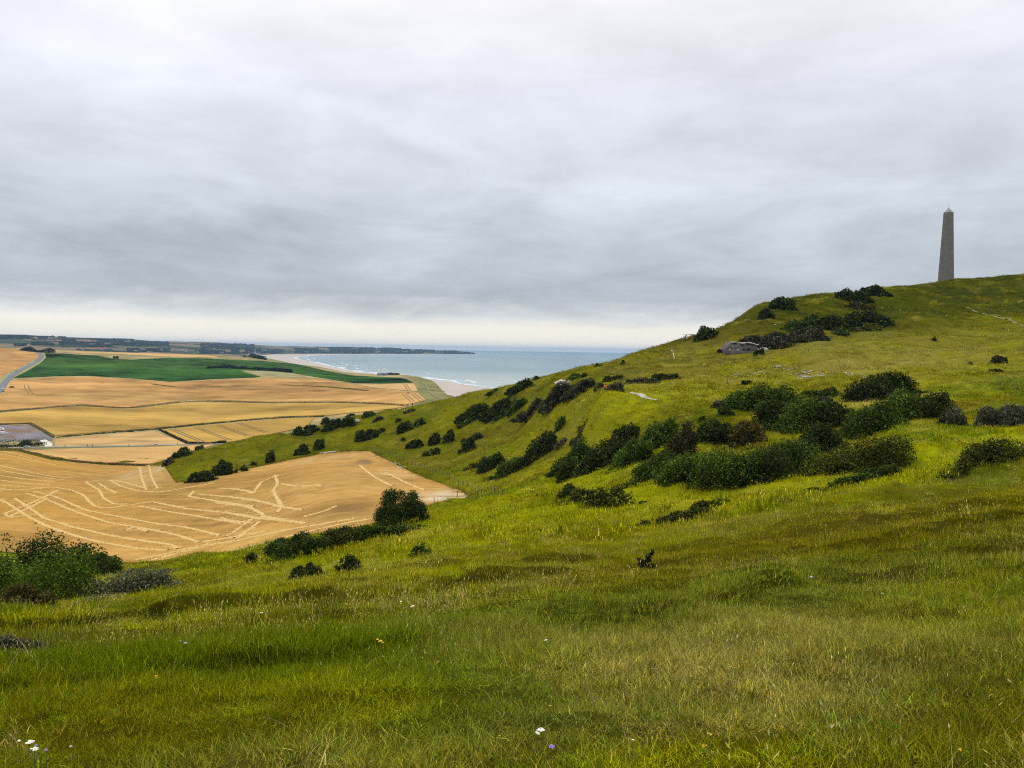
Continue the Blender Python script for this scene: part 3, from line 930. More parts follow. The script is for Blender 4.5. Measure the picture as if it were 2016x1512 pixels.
WATER = [(1400,1300),(1200,1500),(1050,1680),(952,1847),(905,2030),(859,2243),(795,2480),(734,2700),(687,3052),(657,3527),(614,4600),(581,5730),(584,6400),(603,7130),(627,7890),(680,8900),(740,9680),(850,11050),(900,12000),(941,13000)]
INLAND = [(1400,660),(1200,700),(1050,780),(952,830),(880,960),(850,1400),(800,1850),(747,1980),(674,2350),(625,2980),(586,3600),(521,4600),(500,6000),(515,7200),(545,8200),(640,9300),(720,9950),(840,11300),(895,12200),(938,13060)]
def pd(px, d):
    a = float(ray(px, 745)[0]); return (a * d, d)
def resamp(pts, n):
    q = np.array([pd(*p) for p in pts]); s = np.linspace(0, len(q) - 1, len(q))
    si = np.linspace(0, len(q) - 1, n)
    return pchip(s, q, si)
Wl = resamp(WATER, 240); Il = resamp(INLAND, 240)
u = np.linspace(-.04, 1.0, 14)[:, None, None]
P = Wl[None] * (1 - u) + Il[None] * u
PZ = np.where(u[..., 0] < 0, -.5, .25 + 3.0 * np.clip(u[..., 0], 0, 1)) * np.ones(P.shape[:2])
link('beach', mk_mesh('beach', np.concatenate([P, PZ[..., None]], -1).reshape(-1, 3), grid_faces(*P.shape[:2]), None, True, M_SAND), kind='structure')
M_FOAM = simple('foam', (.56, .61, .62), .1, .05, .9)
tg = np.gradient(Wl, axis=0); tl = np.linalg.norm(tg, axis=1)[:, None]; nrmW = np.stack([tg[:, 1], -tg[:, 0]], 1) / tl
if ((Wl[30] + nrmW[30])[0]) < Wl[30][0]:
    nrmW = -nrmW
fv, ff = [], []
for k, (off, wd) in enumerate(((4, 15), (60, 7), (125, 5), (190, 3))):
    x0 = Wl + nrmW * off
    ss = np.concatenate([[0], np.cumsum(np.linalg.norm(np.diff(Wl, axis=0), axis=1))])
    s = np.arange(0, 8500, 14.0)
    cx = np.interp(s, ss, x0[:, 0]); cy = np.interp(s, ss, x0[:, 1])
    nx = np.interp(s, ss, nrmW[:, 0]); ny = np.interp(s, ss, nrmW[:, 1])
    j = fbm(s, s * 0 + k * 50, 120, 3, 601 + k) * 45
    w = np.clip(wd * (.55 + 2.6 * fbm(s, s * 0 + 9 * k, 160, 3, 611 + k)), 0, 60) if k else wd * (1 + 1.2 * fbm(s, s * 0, 90, 3, 621))
    ax = cx + nx * (j - w); ay = cy + ny * (j - w); bx = cx + nx * (j + w); by = cy + ny * (j + w)
    n = len(s)
    base_i = sum(len(q) for q in fv)
    fv.append(np.concatenate([np.stack([ax, ay, 0 * ax + .35], 1), np.stack([bx, by, 0 * bx + .35], 1)]))
    i = np.arange(n - 1)
    keep = w[:-1] > .8
    ff.append((np.stack([i, i + 1, i + 1 + n, i + n], 1) + base_i)[keep])
link('surf', mk_mesh('surf', np.concatenate(fv), np.concatenate(ff), None, False, M_FOAM), kind='stuff', label='white broken surf lines along the sandy beach', category='surf')

# ------------------------------------------------------------------ far hills round the bay
HC = [(-300,648,6200),(0,658.5,6500),(50,659.5,6700),(120,663,7000),(220,666.5,7300),(260,668.5,7500),(320,672,8200),(410,673.5,9000),(450,676,9300),(490,678.5,9500),(560,681.5,10200),(630,682.6,11000),(690,682.8,11600),(780,686,12100),(830,688.3,12400),(860,690.3,12600),(890,690.2,12800),(915,692.5,12950),(935,696.6,13050)]
HF = [(-300,2700,45),(0,2850,40),(200,3100,34),(400,4200,12),(480,5400,6),(510,7000,5),(545,8100,4),(640,9250,4),(720,9900,4),(840,11250,4),(895,12150,4),(936,13000,1)]
hc_az = np.array([float(ray(p, y)[0]) for p, y, d in HC]); hc_t = np.array([float(ray(p, y)[1]) for p, y, d in HC]); hc_d = np.array([d for _, _, d in HC], float)
hf_az = np.array([float(ray(p, 690)[0]) for p, _, _ in HF]); hf_d = np.array([d for _, d, _ in HF], float); hf_z = np.array([z for _, _, z in HF], float)
def hill_z(az, d):
    dc = np.interp(az, hc_az, hc_d); zc = ZC + dc * np.interp(az, hc_az, hc_t)
    df = np.interp(az, hf_az, hf_d); zf = np.interp(az, hf_az, hf_z)
    s = (d - df) / (dc - df)
    x = az * d
    k = np.clip(s, 0, 1)
    prof = .55 * k + .45 * k * k * (3 - 2 * k) + .10 * np.sin(k * 9.5) * k * (1 - k)
    z = zf + (zc - zf) * prof + 30 * fbm(x, d, 900, 3, 701) * k * (1 - k) * 1.6 + 5 * fbm(x, d, 260, 2, 711) * k
    back = np.clip(s - 1, 0, 3)
    z = np.where(s > 1, zc - 90 * back, z)
    return np.where(s < 0, zf + 60 * s, z)
azh = np.linspace(hc_az[0], hc_az[-1], 360); uh = np.concatenate([np.linspace(-.1, 1.0, 110), [1.05, 1.2, 1.4]])
A, U = np.meshgrid(azh, uh)
df = np.interp(A, hf_az, hf_d); dc = np.interp(A, hc_az, hc_d)
D = df + (dc - df) * U
X = A * D; Zh = hill_z(A, D)
def b_hills(t):
    geo = t.n('ShaderNodeNewGeometry').outputs['Position']
    g2 = t.vmath('MULTIPLY', geo, (.0042, .0022, 0))
    w = t.noise(geo, .002, 3, .5)
    g3 = t.vmath('ADD', g2, t.vmath('SCALE', t.n('ShaderNodeTexNoise', {'Vector': geo, 'Scale': .0012}).outputs['Color'], scale=.9))
    vo = t.n('ShaderNodeTexVoronoi', {'Vector': g3, 'Scale': 1.0, 'Randomness': .9})
    r = t.n('ShaderNodeSeparateColor', {0: vo.outputs['Color']}).outputs[0]
    c = t.ramp(r, [(0.0, (.19, .14, .085)), (.20, (.06, .075, .035)), (.42, (.21, .155, .09)), (.55, (.05, .07, .03)), (.75, (.13, .115, .06)), (.88, (.045, .06, .03)), (.96, (.24, .18, .11))], 'CONSTANT')
    principled(t, c, 1, 0)
link('hills', mk_mesh('hills', np.stack([X, D, Zh], -1).reshape(-1, 3), grid_faces(*A.shape), None, True, mat('far_fields', b_hills)), kind='structure')

def hill_hit(px, py):
    az, t = ray(px, py); az = float(az); t = float(t)
    df = np.interp(az, hf_az, hf_d); dc = np.interp(az, hc_az, hc_d)
    d = np.linspace(df, dc, 400)
    tt = (hill_z(np.full(400, az), d) - ZC) / d
    k = np.nonzero(tt >= t)[0]
    i = k[0] if len(k) else int(np.argmax(tt))
    return az, float(d[i])

# ------------------------------------------------------------------ shrubs
# leaf tones (linear): dark hawthorn, green elder, purple-grey blackthorn, olive bramble, brown, silver, low mat
TONES = {
 'dark': ((.034, .048, .008), .45), 'green': ((.054, .086, .009), .5), 'light': ((.080, .128, .010), .5), 'purple': ((.060, .058, .032), .45), 'olive': ((.066, .072, .010), .45),
 'brown': ((.078, .064, .012), .5), 'silver': ((.15, .15, .085), .4), 'rust': ((.042, .038, .010), .5), 'grey': ((.085, .083, .048), .4), 'mat': ((.048, .078, .009), .5),
}


def leaves(centres, normals, size, tone, var, rng):
    n = len(centres)
    r = rng.normal(size=(n, 3)); t1 = np.cross(normals, r); t1 /= np.linalg.norm(t1, axis=1)[:, None] + 1e-9
    t2 = np.cross(normals, t1)
    s = size * rng.uniform(.6, 1.35, n)[:, None]; w = s * rng.uniform(.45, .75, n)[:, None]
    v = np.stack([centres - t1 * s, centres - t2 * w, centres + t1 * s, centres + t2 * w], 1).reshape(-1, 3)
    f = np.arange(4 * n).reshape(-1, 4)
    k = np.exp(rng.normal(0, var, n))[:, None]
    c = np.array(tone)[None] * k * (1 + rng.normal(0, .12, (n, 3)))
    c = np.clip(c, .004, .6)
    return v, f, np.repeat(c, 4, 0)


def shrub(px, py, w, h, kind, name, label, group=None, cat='bush', dens=1.0, loose=0.0, lean=0.0):
    seed = int(px * 7 + py * 13) % 100000
    rng = np.random.default_rng(seed)
    az, d = hit_down(px, py)
    gx, gz = {G2: (1.55, 1.22), G4: (1.28, 1.25), G3: (1.25, 1.1), G5: (1.25, 1.12)}.get(group, (1.16, 1.06)) if group else (1.16, 1.06)
    W = w / F * d * gx; H = h / F * d * gz
    DEP = W * .62 if w < 2.2 * h else max(H * 1.2, W * .36)
    d = d + DEP * .30
    x0, y0 = az * d, d
    z0 = float(ground(x0, y0))
    tone, var = TONES[kind]
    low = kind in ('mat',) or w > 3.2 * h
    nl = int(np.clip(7 + w / 9, 8, 26))
    # lobes that make up the crown
    lr, lc = [], []
    for i in range(nl):
        a = rng.uniform(0, 2 * math.pi); q = math.sqrt(rng.uniform(0, 1)) * .80
        dome = math.sqrt(max(0, 1 - q * q * .92))
        r = H * rng.uniform(.20, .34) * (.75 if low else 1)
        zz = H * dome * rng.uniform(.62, 1.0) - r
        lc.append((math.cos(a) * q * W * .5 * .86 + lean * zz, math.sin(a) * q * DEP * .5 * .86, max(zz, r * .25))); lr.append(r)
        if rng.random() < .75 and zz > H * .3:       # body below the lobe, down to the ground
            lc.append((math.cos(a) * q * W * .46, math.sin(a) * q * DEP * .46, zz * .35)); lr.append(r * 1.15)
        if rng.random() < .6:                        # low skirt of shoots round the foot
            lc.append((math.cos(a) * W * .44, math.sin(a) * DEP * .44, H * .06)); lr.append(H * rng.uniform(.10, .2))
    lc = np.array(lc); lr = np.array(lr)
    sx = np.clip(W / (H * 2.0), .8, 2.4)
    ls = max(.035, 2.3 * d / F) * (.75 if d < 30 else 1)
    area = max(w * h, 60) * 1.5
    n = int(np.clip(area / 5.0 * 9 * dens, 200, 11000))
    pick = rng.choice(len(lr), n, p=lr ** 2 / (lr ** 2).sum())
    dr = rng.normal(size=(n, 3)); dr[:, 2] += .25; dr /= np.linalg.norm(dr, axis=1)[:, None]
    rad = lr[pick] * np.where(rng.random(n) < .75, rng.uniform(.86, 1.12, n), rng.uniform(.3, .9, n)) * (1 + .22 * rng.normal(size=n) * (1 if loose else .5))
    stretch = np.array((sx, np.clip(DEP / (H * 2), .8, 1.8), 1.0))
    P = lc[pick] + dr * rad[:, None] * stretch
    if loose:
        keep = (vnoise(P[:, 0] / H * 7, P[:, 2] / H * 7 + P[:, 1], seed) > -.5 + .35 * loose)
        P = P[keep]; dr = dr[keep]
    P[:, 2] = np.abs(P[:, 2])
    P[:, 2] += np.clip(ground(P[:, 0] + x0, P[:, 1] + y0) - z0, -H * .45, H * .45)
    nn = dr * .8 + rng.normal(size=P.shape) * .6; nn /= np.linalg.norm(nn, axis=1)[:, None]
    v, f, c = leaves(P, nn, ls, tone, var, rng)
    # long shoots that break the outline
    ns = int(np.clip(w / 3.0, 6, 40)); sv, sf, scol = [], [], []
    sb = rng.choice(len(lr), ns); sd = rng.normal(size=(ns, 3)) * np.array((1, 1, .5)); sd[:, 2] = np.abs(sd[:, 2]) + .5; sd /= np.linalg.norm(sd, axis=1)[:, None]
    m = 12
    tt = np.linspace(.75, 1.0, m)[None, :, None] + rng.uniform(.0, .55, (ns, 1, 1)) * np.linspace(0, 1, m)[None, :, None]
    SP = (lc[sb][:, None, :] + sd[:, None, :] * lr[sb][:, None, None] * tt * np.array((sx, 1, 1)) + rng.normal(size=(ns, m, 3)) * ls * .7).reshape(-1, 3)
    SP[:, 2] = np.abs(SP[:, 2]) + np.clip(ground(SP[:, 0] + x0, SP[:, 1] + y0) - z0, -H * .45, H * .45)
    sn = rng.normal(size=SP.shape); sn /= np.linalg.norm(sn, axis=1)[:, None]
    v2, f2, c2 = leaves(SP, sn, ls * .9, np.array(tone) * 1.45, var, rng)
    # lighter young growth on some lobes
    tint = np.repeat((.55 + .95 * rng.random(len(lr)) ** 1.5)[pick if not loose else pick[keep]], 4)
    c = c * tint[:, None]
    f = np.concatenate([f, f2 + len(v)]); v = np.concatenate([v, v2]); c = np.concatenate([c, c2])
    o = thing(name, label, cat, (x0, y0, z0), group)
    link('foliage', mk_mesh('foliage', v, f, c, False, M_LEAF), o)
    parts = []
    for i in rng.choice(len(lr), min(7, len(lr)), replace=False):
        e = lc[i] * np.array((.9, .9, 1)); mid = e * .45 + rng.normal(size=3) * H * .04
        b0 = np.array((e[0] * .12, e[1] * .12, -.15))
        parts += [tube(b0, mid, .022 * H + .01, .016 * H + .008), tube(mid, e, .016 * H + .008, .005 * H + .004)]
    v, f = joinm(parts)
    link('stem', mk_mesh('stem', v, f, None, True, M_BARK), o)
    return o


G1 = 'shrubs dotted over the grassy spur'; G2 = 'shrubs of the big thicket in the combe'; G3 = 'shrubs around the bunker on the upper slope'
G4 = 'bushes in the left corner of the meadow'; G5 = 'brambles on the bank below the round tree'
SHRUBS = [
 # the spur above the mown field, from its nose upwards
 (357,904,38,20,'dark','hawthorn_bush','dark domed bush on the skyline nose of the spur, beside the lane',G1),
 (391,888,24,11,'dark','hawthorn_bush','small flat dark bush on the skyline just below the lane hedge',G1),
 (331,917,20,15,'grey','scrub_bush','greyish scrub at the very tip of the spur where it meets the mown field',G1),
 (442,936,46,33,'dark','hawthorn_bush','round dark bush at the top edge of the mown field near the spur nose',G1),
 (396,950,56,22,'dark','hawthorn_bush','long low dark bush along the mown field corner, left of the round one',G1),
 (480,929,14,14,'green','hawthorn_bush','little green bush just right of the round dark bush at the field edge',G1),
 (499,917,9,7,'dark','hawthorn_bush','tiny dark shrub between the field-edge bush and the slim upright one',G1),
 (532,911,12,24,'rust','hawthorn_bush','slim upright dark shrub above the middle of the mown field edge',G1),
 (595,895,25,21,'dark','hawthorn_bush','round dark shrub, left one of the pair above the mown field',G1),
 (628,885,19,20,'dark','hawthorn_bush','round dark shrub, right one of the pair above the mown field',G1),
 (598,857,56,17,'dark','hawthorn_bush','long low dark bush on the skyline of the spur against the wheat',G1),
 (641,835,24,13,'dark','hawthorn_bush','dark bush on the skyline directly left of the white block',G1),
 (655,849,40,18,'dark','hawthorn_bush','dark bush below the white block, lower half of a long clump',G1),
 (688,841,34,20,'dark','hawthorn_bush','dark bush at the upper end of the clump right of the white block',G1),
 (724,821,28,11,'green','hawthorn_bush','green bush on the skyline right of the chalk scrape',G1),
 (691,819,14,4,'rust','hawthorn_bush','thin dark sliver of bush on the skyline left of the chalk scrape',G1),
 (744,829,22,9,'purple','blackthorn_bush','low purplish scrub below the skyline right of the chalk scrape',G1),
 (718,871,48,26,'dark','hawthorn_bush','large dark slanting bush above the far corner of the mown field',G1),
 (748,852,22,9,'dark','hawthorn_bush','small dark offshoot at the upper right of the slanting bush',G1),
 (797,850,32,23,'dark','hawthorn_bush','black-green bush below the walkers on the spur',G1),
 (828,834,24,15,'green','hawthorn_bush','ragged green bush right above the black-green one below the walkers',G1),
 (783,836,12,6,'dark','hawthorn_bush','small dark tuft of bush left of the black-green one below the walkers',G1),
 (795,865,10,8,'dark','hawthorn_bush','tiny lone dark bush midway on the spur, left of the twin round bushes',G1),
 (816,881,30,17,'dark','hawthorn_bush','low dark bush below and left of the twin round bushes',G1),
 (854,875,20,24,'dark','hawthorn_bush','left one of the twin round dark bushes on the spur',G1),
 (881,868,24,27,'dark','hawthorn_bush','right one of the twin round dark bushes on the spur',G1),
 (850,894,40,15,'olive','bramble_bush','dull olive bramble patch just below the twin round bushes',G1),
 (920,886,30,26,'dark','hawthorn_bush','dark slanting shrub right of the twin round bushes',G1),
 (938,868,26,16,'purple','blackthorn_bush','purplish upper end of the slanting shrub right of the twins',G1),
 (911,867,10,8,'dark','hawthorn_bush','tiny dark shrub between the right twin and the slanting shrub',G1),
 (929,927,36,14,'olive','bramble_bush','flat olive bramble patch above the right corner of the mown field',G1),
 (932,829,68,25,'dark','hawthorn_bush','left half of the big dark smooth bush in the middle of the slope',G1),
 (985,819,72,30,'dark','hawthorn_bush','right half of the big dark smooth bush in the middle of the slope',G1),
 (987,824,26,13,'green','hawthorn_bush','small green dome in front of the big dark smooth bush',G1),
 (915,839,28,12,'green','hawthorn_bush','small green bush below the left end of the big dark smooth bush',G1),
 (1046,816,70,26,'purple','blackthorn_bush','lowest part of the purplish-black thicket left of the walker in orange',G1),
 (1090,801,84,38,'purple','blackthorn_bush','middle part of the purplish-black thicket left of the walker in orange',G1),
 (1136,782,72,30,'purple','blackthorn_bush','top part of the purplish-black thicket left of the walker in orange',G1),
 (1018,812,40,22,'green','hawthorn_bush','green bush wedged against the lower left of the purplish thicket',G1),
 (1022,771,56,19,'dark','hawthorn_bush','dark bush on the skyline against the sand and the sea',G1),
 (970,774,24,8,'dark','hawthorn_bush','small dark bush on the skyline against the beach',G1),
 (1054,749,9,6,'dark','hawthorn_bush','tiny dark tuft on the skyline right of the bush against the sea',G1),
 (1128,745,30,11,'green','hawthorn_bush','green bush just above the white chalk patch on the upper spur',G1),
 (1147,750,12,9,'dark','hawthorn_bush','tiny dark bush on the right of the green one above the chalk patch',G1),
 (1206,751,44,16,'dark','hawthorn_bush','dark bush behind and above the walker in orange',G1),
 (1213,771,38,24,'purple','blackthorn_bush','purplish bush standing right beside the walker in orange',G1),
 (1178,772,20,14,'purple','blackthorn_bush','small purplish bush on the left of the walker in orange',G1),
 (1262,755,70,15,'purple','blackthorn_bush','long purplish bush on the terrace right of the walker',G1),
 (1297,750,40,14,'dark','hawthorn_bush','dark bush at the right end of the row behind the walker',G1),
 (1326,744,24,12,'dark','hawthorn_bush','last small dark bush of the row behind the walker',G1),
 (1227,719,9,8,'dark','hawthorn_bush','tiny black bush high on the slope near the sea horizon',G1),
 (1178,722,16,5,'dark','hawthorn_bush','thin dark tuft on the skyline under the sea horizon',G1),
 (1102,848,22,22,'green','hawthorn_tree','small open thorn with gaps, alone below the purplish thicket',G1),
 (1150,839,22,14,'olive','bramble_bush','small olive bush right of the open thorn',G1),
 (1106,878,34,12,'grey','blackthorn_bush','left lump of the grey-purple scrub above the thicket',G1),
 (1138,870,30,18,'grey','blackthorn_bush','right lump of the grey-purple scrub above the thicket',G1),
 # the big thicket
 (1060,906,72,36,'dark','hawthorn_bush','dark dome that starts the left tail of the thicket',G2),
 (1008,930,60,26,'green','elder_bush','green bush at the left foot of the thicket tail',G2),
 (966,932,36,32,'dark','hawthorn_bush','dark bush at the far left tip of the thicket',G2),
 (1117,949,28,37,'dark','hawthorn_bush','tall dark bush standing just below the thicket, on its own',G2),
 (1120,992,34,34,'dark','hawthorn_bush','dark round bush at the left end of the mound below the thicket',G2),
 (1195,1014,130,36,'olive','bramble_bush','wide olive bramble mound below the thicket, on the open meadow',G2),
 (1130,922,74,38,'green','elder_bush','green bush in the left wing of the thicket, next to the dark dome',G2),
 (1188,924,84,44,'dark','hawthorn_bush','dark green bush in the middle of the left wing of the thicket',G2),
 (1240,926,62,46,'green','elder_bush','green bush at the right end of the left wing of the thicket',G2),
 (1226,874,48,34,'dark','hawthorn_bush','very dark bush at the upper left corner of the thicket',G2),
 (1290,884,84,46,'green','elder_bush','green bush at the upper edge of the thicket, right of the very dark one',G2),
 (1352,896,64,56,'rust','hawthorn_bush','reddish-black thorn near the centre of the thicket',G2),
 (1300,950,92,50,'green','elder_bush','pale-tipped green bush at the lower left of the thicket front',G2),
 (1362,958,104,60,'green','elder_bush','broad green bush at the front edge of the thicket',G2),
 (1432,950,112,74,'green','elder_bush','tall green bush in the centre of the thicket front',G2),
 (1502,938,112,76,'dark','hawthorn_bush','large dark green bush right of centre at the thicket front',G2),
 (1562,914,92,62,'green','elder_bush','green bush at the right shoulder of the thicket front',G2),
 (1466,872,62,42,'brown','hawthorn_bush','yellow-brown topped thorn behind the thicket front',G2),
 (1410,868,70,38,'dark','hawthorn_bush','dark thorn between the reddish and the yellow-brown ones',G2),
 (1528,852,84,52,'dark','hawthorn_bush','dark green bush below the cream grass strip, left one of three',G2),
 (1592,856,92,66,'green','elder_bush','tall green bush below the cream grass strip, middle one of three',G2),
 (1642,852,70,52,'dark','hawthorn_bush','dark green bush below the cream grass strip, right one of three',G2),
 (1510,817,112,44,'green','elder_bush','broad green bush at the back left of the thicket',G2),
 (1612,892,72,58,'dark','hawthorn_bush','blackish bush beside the white flowering gap on the right of the thicket',G2),
 (1690,916,150,60,'olive','bramble_bush','large smooth olive mound at the right end of the thicket',G2),
 (1742,782,112,44,'dark','hawthorn_bush','long dark bush above the cream grass strip',G2),
 (1762,832,84,62,'light','elder_bush','elder with bright green crown right of the cream grass strip',G2),
 (1722,850,92,56,'green','elder_bush','green bush at the foot of the bright-crowned elder',G2),
 (1802,828,74,50,'dark','hawthorn_bush','dark bush on the right side of the bright-crowned elder',G2),
 (1850,814,58,40,'olive','hawthorn_bush','rounded olive-dark bush at the far right end of the thicket',G2),
 (1612,786,62,18,'green','elder_bush','low green bush between the fence and the cream grass strip',G2),
 (1630,796,52,12,'purple','blackthorn_bush','low purplish scrub left of the cream grass strip',G2),
 (1437,806,50,15,'grey','blackthorn_bush','grey-purple scrub at the back left edge of the thicket',G2),
 (1425,824,28,15,'dark','hawthorn_bush','small dark bush left of the thicket on the bright grass',G2),
 (1382,828,10,9,'dark','hawthorn_bush','tiny dark bush alone on the bright shoulder below the path',G2),
 (1457,787,40,12,'olive','bramble_bush','flat olive bush on the terrace below the fence posts',G2),
 (1466,765,24,9,'dark','hawthorn_bush','small dark bush on the terrace close to the fence posts',G2),
 (1875,840,40,32,'grey','blackthorn_bush','small grey leafless-looking scrub right of the thicket',G2),
 (1985,840,82,52,'grey','blackthorn_bush','large grey-purple scrub at the right edge of the picture',G2),
 (1620,974,84,17,'mat','bramble_bush','left end of the creeping green mat below the olive mound',G2),
 (1702,952,124,30,'mat','bramble_bush','right end of the creeping green mat below the olive mound',G2),
 (1950,948,132,46,'olive','bramble_bush','wide olive heath mound near the right edge of the picture',G2),
 (1332,1022,120,24,'olive','bramble_bush','long dark ridge of rough growth on the meadow below the thicket',G2),
 (1392,1000,72,20,'olive','bramble_bush','upper end of the dark ridge on the meadow below the thicket',G2),
 # upper slope
 (1475,684,64,20,'purple','blackthorn_bush','purplish scrub directly behind the concrete bunker',G3),
 (1532,684,76,30,'purple','blackthorn_bush','purplish scrub right of the concrete bunker',G3),
 (1586,674,74,30,'purple','blackthorn_bush','purplish scrub at the middle of the hedge on the upper slope',G3),
 (1590,656,88,28,'green','elder_bush','green bush along the top of the hedge on the upper slope',G3),
 (1642,656,60,32,'dark','hawthorn_bush','dark bush right of the middle in the hedge on the upper slope',G3),
 (1692,650,70,36,'dark','hawthorn_bush','dark green bush near the right end of the hedge on the upper slope',G3),
 (1722,640,56,26,'dark','hawthorn_bush','rightmost dark bush of the hedge on the upper slope',G3),
 (1710,655,44,18,'olive','bramble_bush','paler olive bush in front of the right end of the upper hedge',G3),
 (1655,662,28,13,'green','elder_bush','little green bush below the right part of the upper hedge',G3),
 (1512,630,36,18,'dark','hawthorn_bush','lower half of the dark diagonal bush below the skyline',G3),
 (1542,611,48,22,'dark','hawthorn_bush','upper half of the dark diagonal bush reaching the skyline',G3),
 (1682,594,60,22,'dark','hawthorn_bush','dark bush breaking the skyline, left part',G3),
 (1714,581,66,17,'dark','hawthorn_bush','dark bush breaking the skyline, right part',G3),
 (1690,608,56,15,'brown','bramble_bush','brownish scrub below the bush that breaks the skyline',G3),
 (1393,671,44,24,'dark','hawthorn_bush','dark bush on the skyline right of the small ruined blockhouse',G3),
 (1447,692,12,9,'green','elder_bush','small green bush in the mouth of the bunker',G3),
 (1494,697,18,14,'dark','elder_bush','dark green bush at the right end of the bunker wall',G3),
 (1962,716,36,16,'rust','hawthorn_bush','dark low thorn high on the bare slope at the right edge',G3),
 (1963,742,32,9,'rust','hawthorn_bush','flat dark patch of bush below the low thorn at the right edge',G3),
 (1912,714,9,7,'rust','hawthorn_bush','tiny dark bush alone on the bare slope left of the low thorn',G3),
 (1840,675,8,6,'rust','hawthorn_bush','tiny dark speck of bush in the middle of the bare upper slope',G3),
 # below the mown field
 (836,1024,22,15,'dark','hawthorn_bush','small dark bush leaning out on the right of the round tree',G5),
 (806,1062,104,30,'mat','bramble_bush','bramble bank directly under the round tree',G5),
 (742,1086,124,42,'mat','bramble_bush','broad bramble bank below and left of the round tree',G5),
 (664,1098,112,44,'olive','bramble_bush','middle stretch of the bramble bank along the field edge',G5),
 (590,1112,122,48,'mat','bramble_bush','dark green left stretch of the bramble bank along the field edge',G5),
 (552,1092,60,26,'green','elder_bush','green bush poking above the left end of the bramble bank',G5),
 (604,1142,64,46,'dark','hawthorn_bush','dark round bush in front of the bramble bank, left one of two',G5),
 (684,1142,60,42,'dark','hawthorn_bush','dark ragged bush in front of the bramble bank, right one of two',G5),
 (827,1112,38,28,'green','hawthorn_bush','small open green bush alone on the meadow below the round tree',G5),
 (492,1118,20,32,'rust','hawthorn_bush','narrow brownish bush at the left end of the bramble bank',G5),
 # left corner
 (86,1150,84,98,'dark','elder_bush','tall dark green bush at the back of the left corner clump',G4),
 (154,1146,112,82,'dark','elder_bush','wide dark green bush against the straw field in the left corner clump',G4),
 (204,1140,72,50,'green','elder_bush','green bush at the right shoulder of the left corner clump',G4),
 (16,1192,120,112,'light','elder_bush','light green bush cut by the left edge of the picture',G4),
 (118,1190,148,106,'light','elder_bush','large light green bush in the middle of the left corner clump',G4),
 (54,1202,112,56,'brown','hawthorn_bush','brownish-leaved bush at the front of the left corner clump',G4),
 (262,1172,176,56,'silver','buckthorn_bush','broad silvery grey bush right of the green ones in the left corner',G4),
 (200,1198,110,36,'silver','buckthorn_bush','low silvery scrub at the foot of the light green bush',G4),
 (322,1142,62,24,'silver','buckthorn_bush','small silvery scrub where the left clump meets the straw field',G4),
 (46,1300,112,34,'grey','buckthorn_bush','pale silvery tuft in the dark hollow at the lower left edge',G4),
]
for (px, py, w, h, kd, nm, lb, gp) in SHRUBS:
    shrub(px, py, w, h, kd, nm, lb, gp, loose=.9 if 'open' in lb or 'ragged' in lb or 'tuft in the dark hollow' in lb else 0.0, dens=1.0)


# ------------------------------------------------------------------ the round tree and the little thorn
def round_tree():
    az, d = hit_down(787, 1034)
    d += 2.0
    x0, y0 = az * d, d; z0 = float(ground(x0, y0))
    W = 108 / F * d; H = 82 / F * d
    rng = np.random.default_rng(5)
    o = thing('hawthorn_tree', 'round wind-shaped dark green tree standing alone at the lower corner of the mown field', 'tree', (x0, y0, z0))
    tr = [tube((0, 0, -.3), (.15, 0, H * .22), .20, .16, 8), tube((.15, 0, H * .22), (.05, .1, H * .55), .16, .07, 8)]
    for a in np.linspace(0, 6.28, 9)[:-1]:
        e = np.array((math.cos(a) * W * .34, math.sin(a) * W * .30, H * rng.uniform(.45, .75)))
        tr += [tube((.1, 0, H * rng.uniform(.15, .3)), e * .55, .10, .06, 6), tube(e * .55, e, .06, .02, 5)]
    v, f = joinm(tr)
    link('trunk', mk_mesh('trunk', v, f, None, True, M_BARK), o)
    lc, lr = [], []
    for i in range(80):
        a = rng.uniform(0, 6.28); q = math.sqrt(rng.uniform(0, 1))
        # top leans a little, flat foot on the left and a tail to the right
        top = H * (1 - .50 * q ** 2.6)
        zc = (rng.uniform(.12, 1) ** .6) * top
        r = H * rng.uniform(.12, .19)
        lc.append((math.cos(a) * q * W * .43 + .04 * zc, math.sin(a) * q * W * .40, max(zc - r * .8, H * .10))); lr.append(r)
    lc = np.array(lc); lr = np.array(lr)
    n = 22000
    pick = rng.choice(len(lr), n, p=lr ** 2 / (lr ** 2).sum())
    dr = rng.normal(size=(n, 3)); dr[:, 2] += .3; dr /= np.linalg.norm(dr, axis=1)[:, None]
    P = lc[pick] + dr * (lr[pick] * rng.uniform(.45, 1.18, n))[:, None]
    nn = dr + rng.normal(size=P.shape) * .6; nn /= np.linalg.norm(nn, axis=1)[:, None]
    v, f, c = leaves(P, nn, .11, (.034, .050, .008), .45, rng)
    c = c * np.repeat((.75 + .6 * rng.random(len(lr)))[pick], 4)[:, None]
    link('crown', mk_mesh('crown', v, f, c, False, M_LEAF), o)
round_tree()


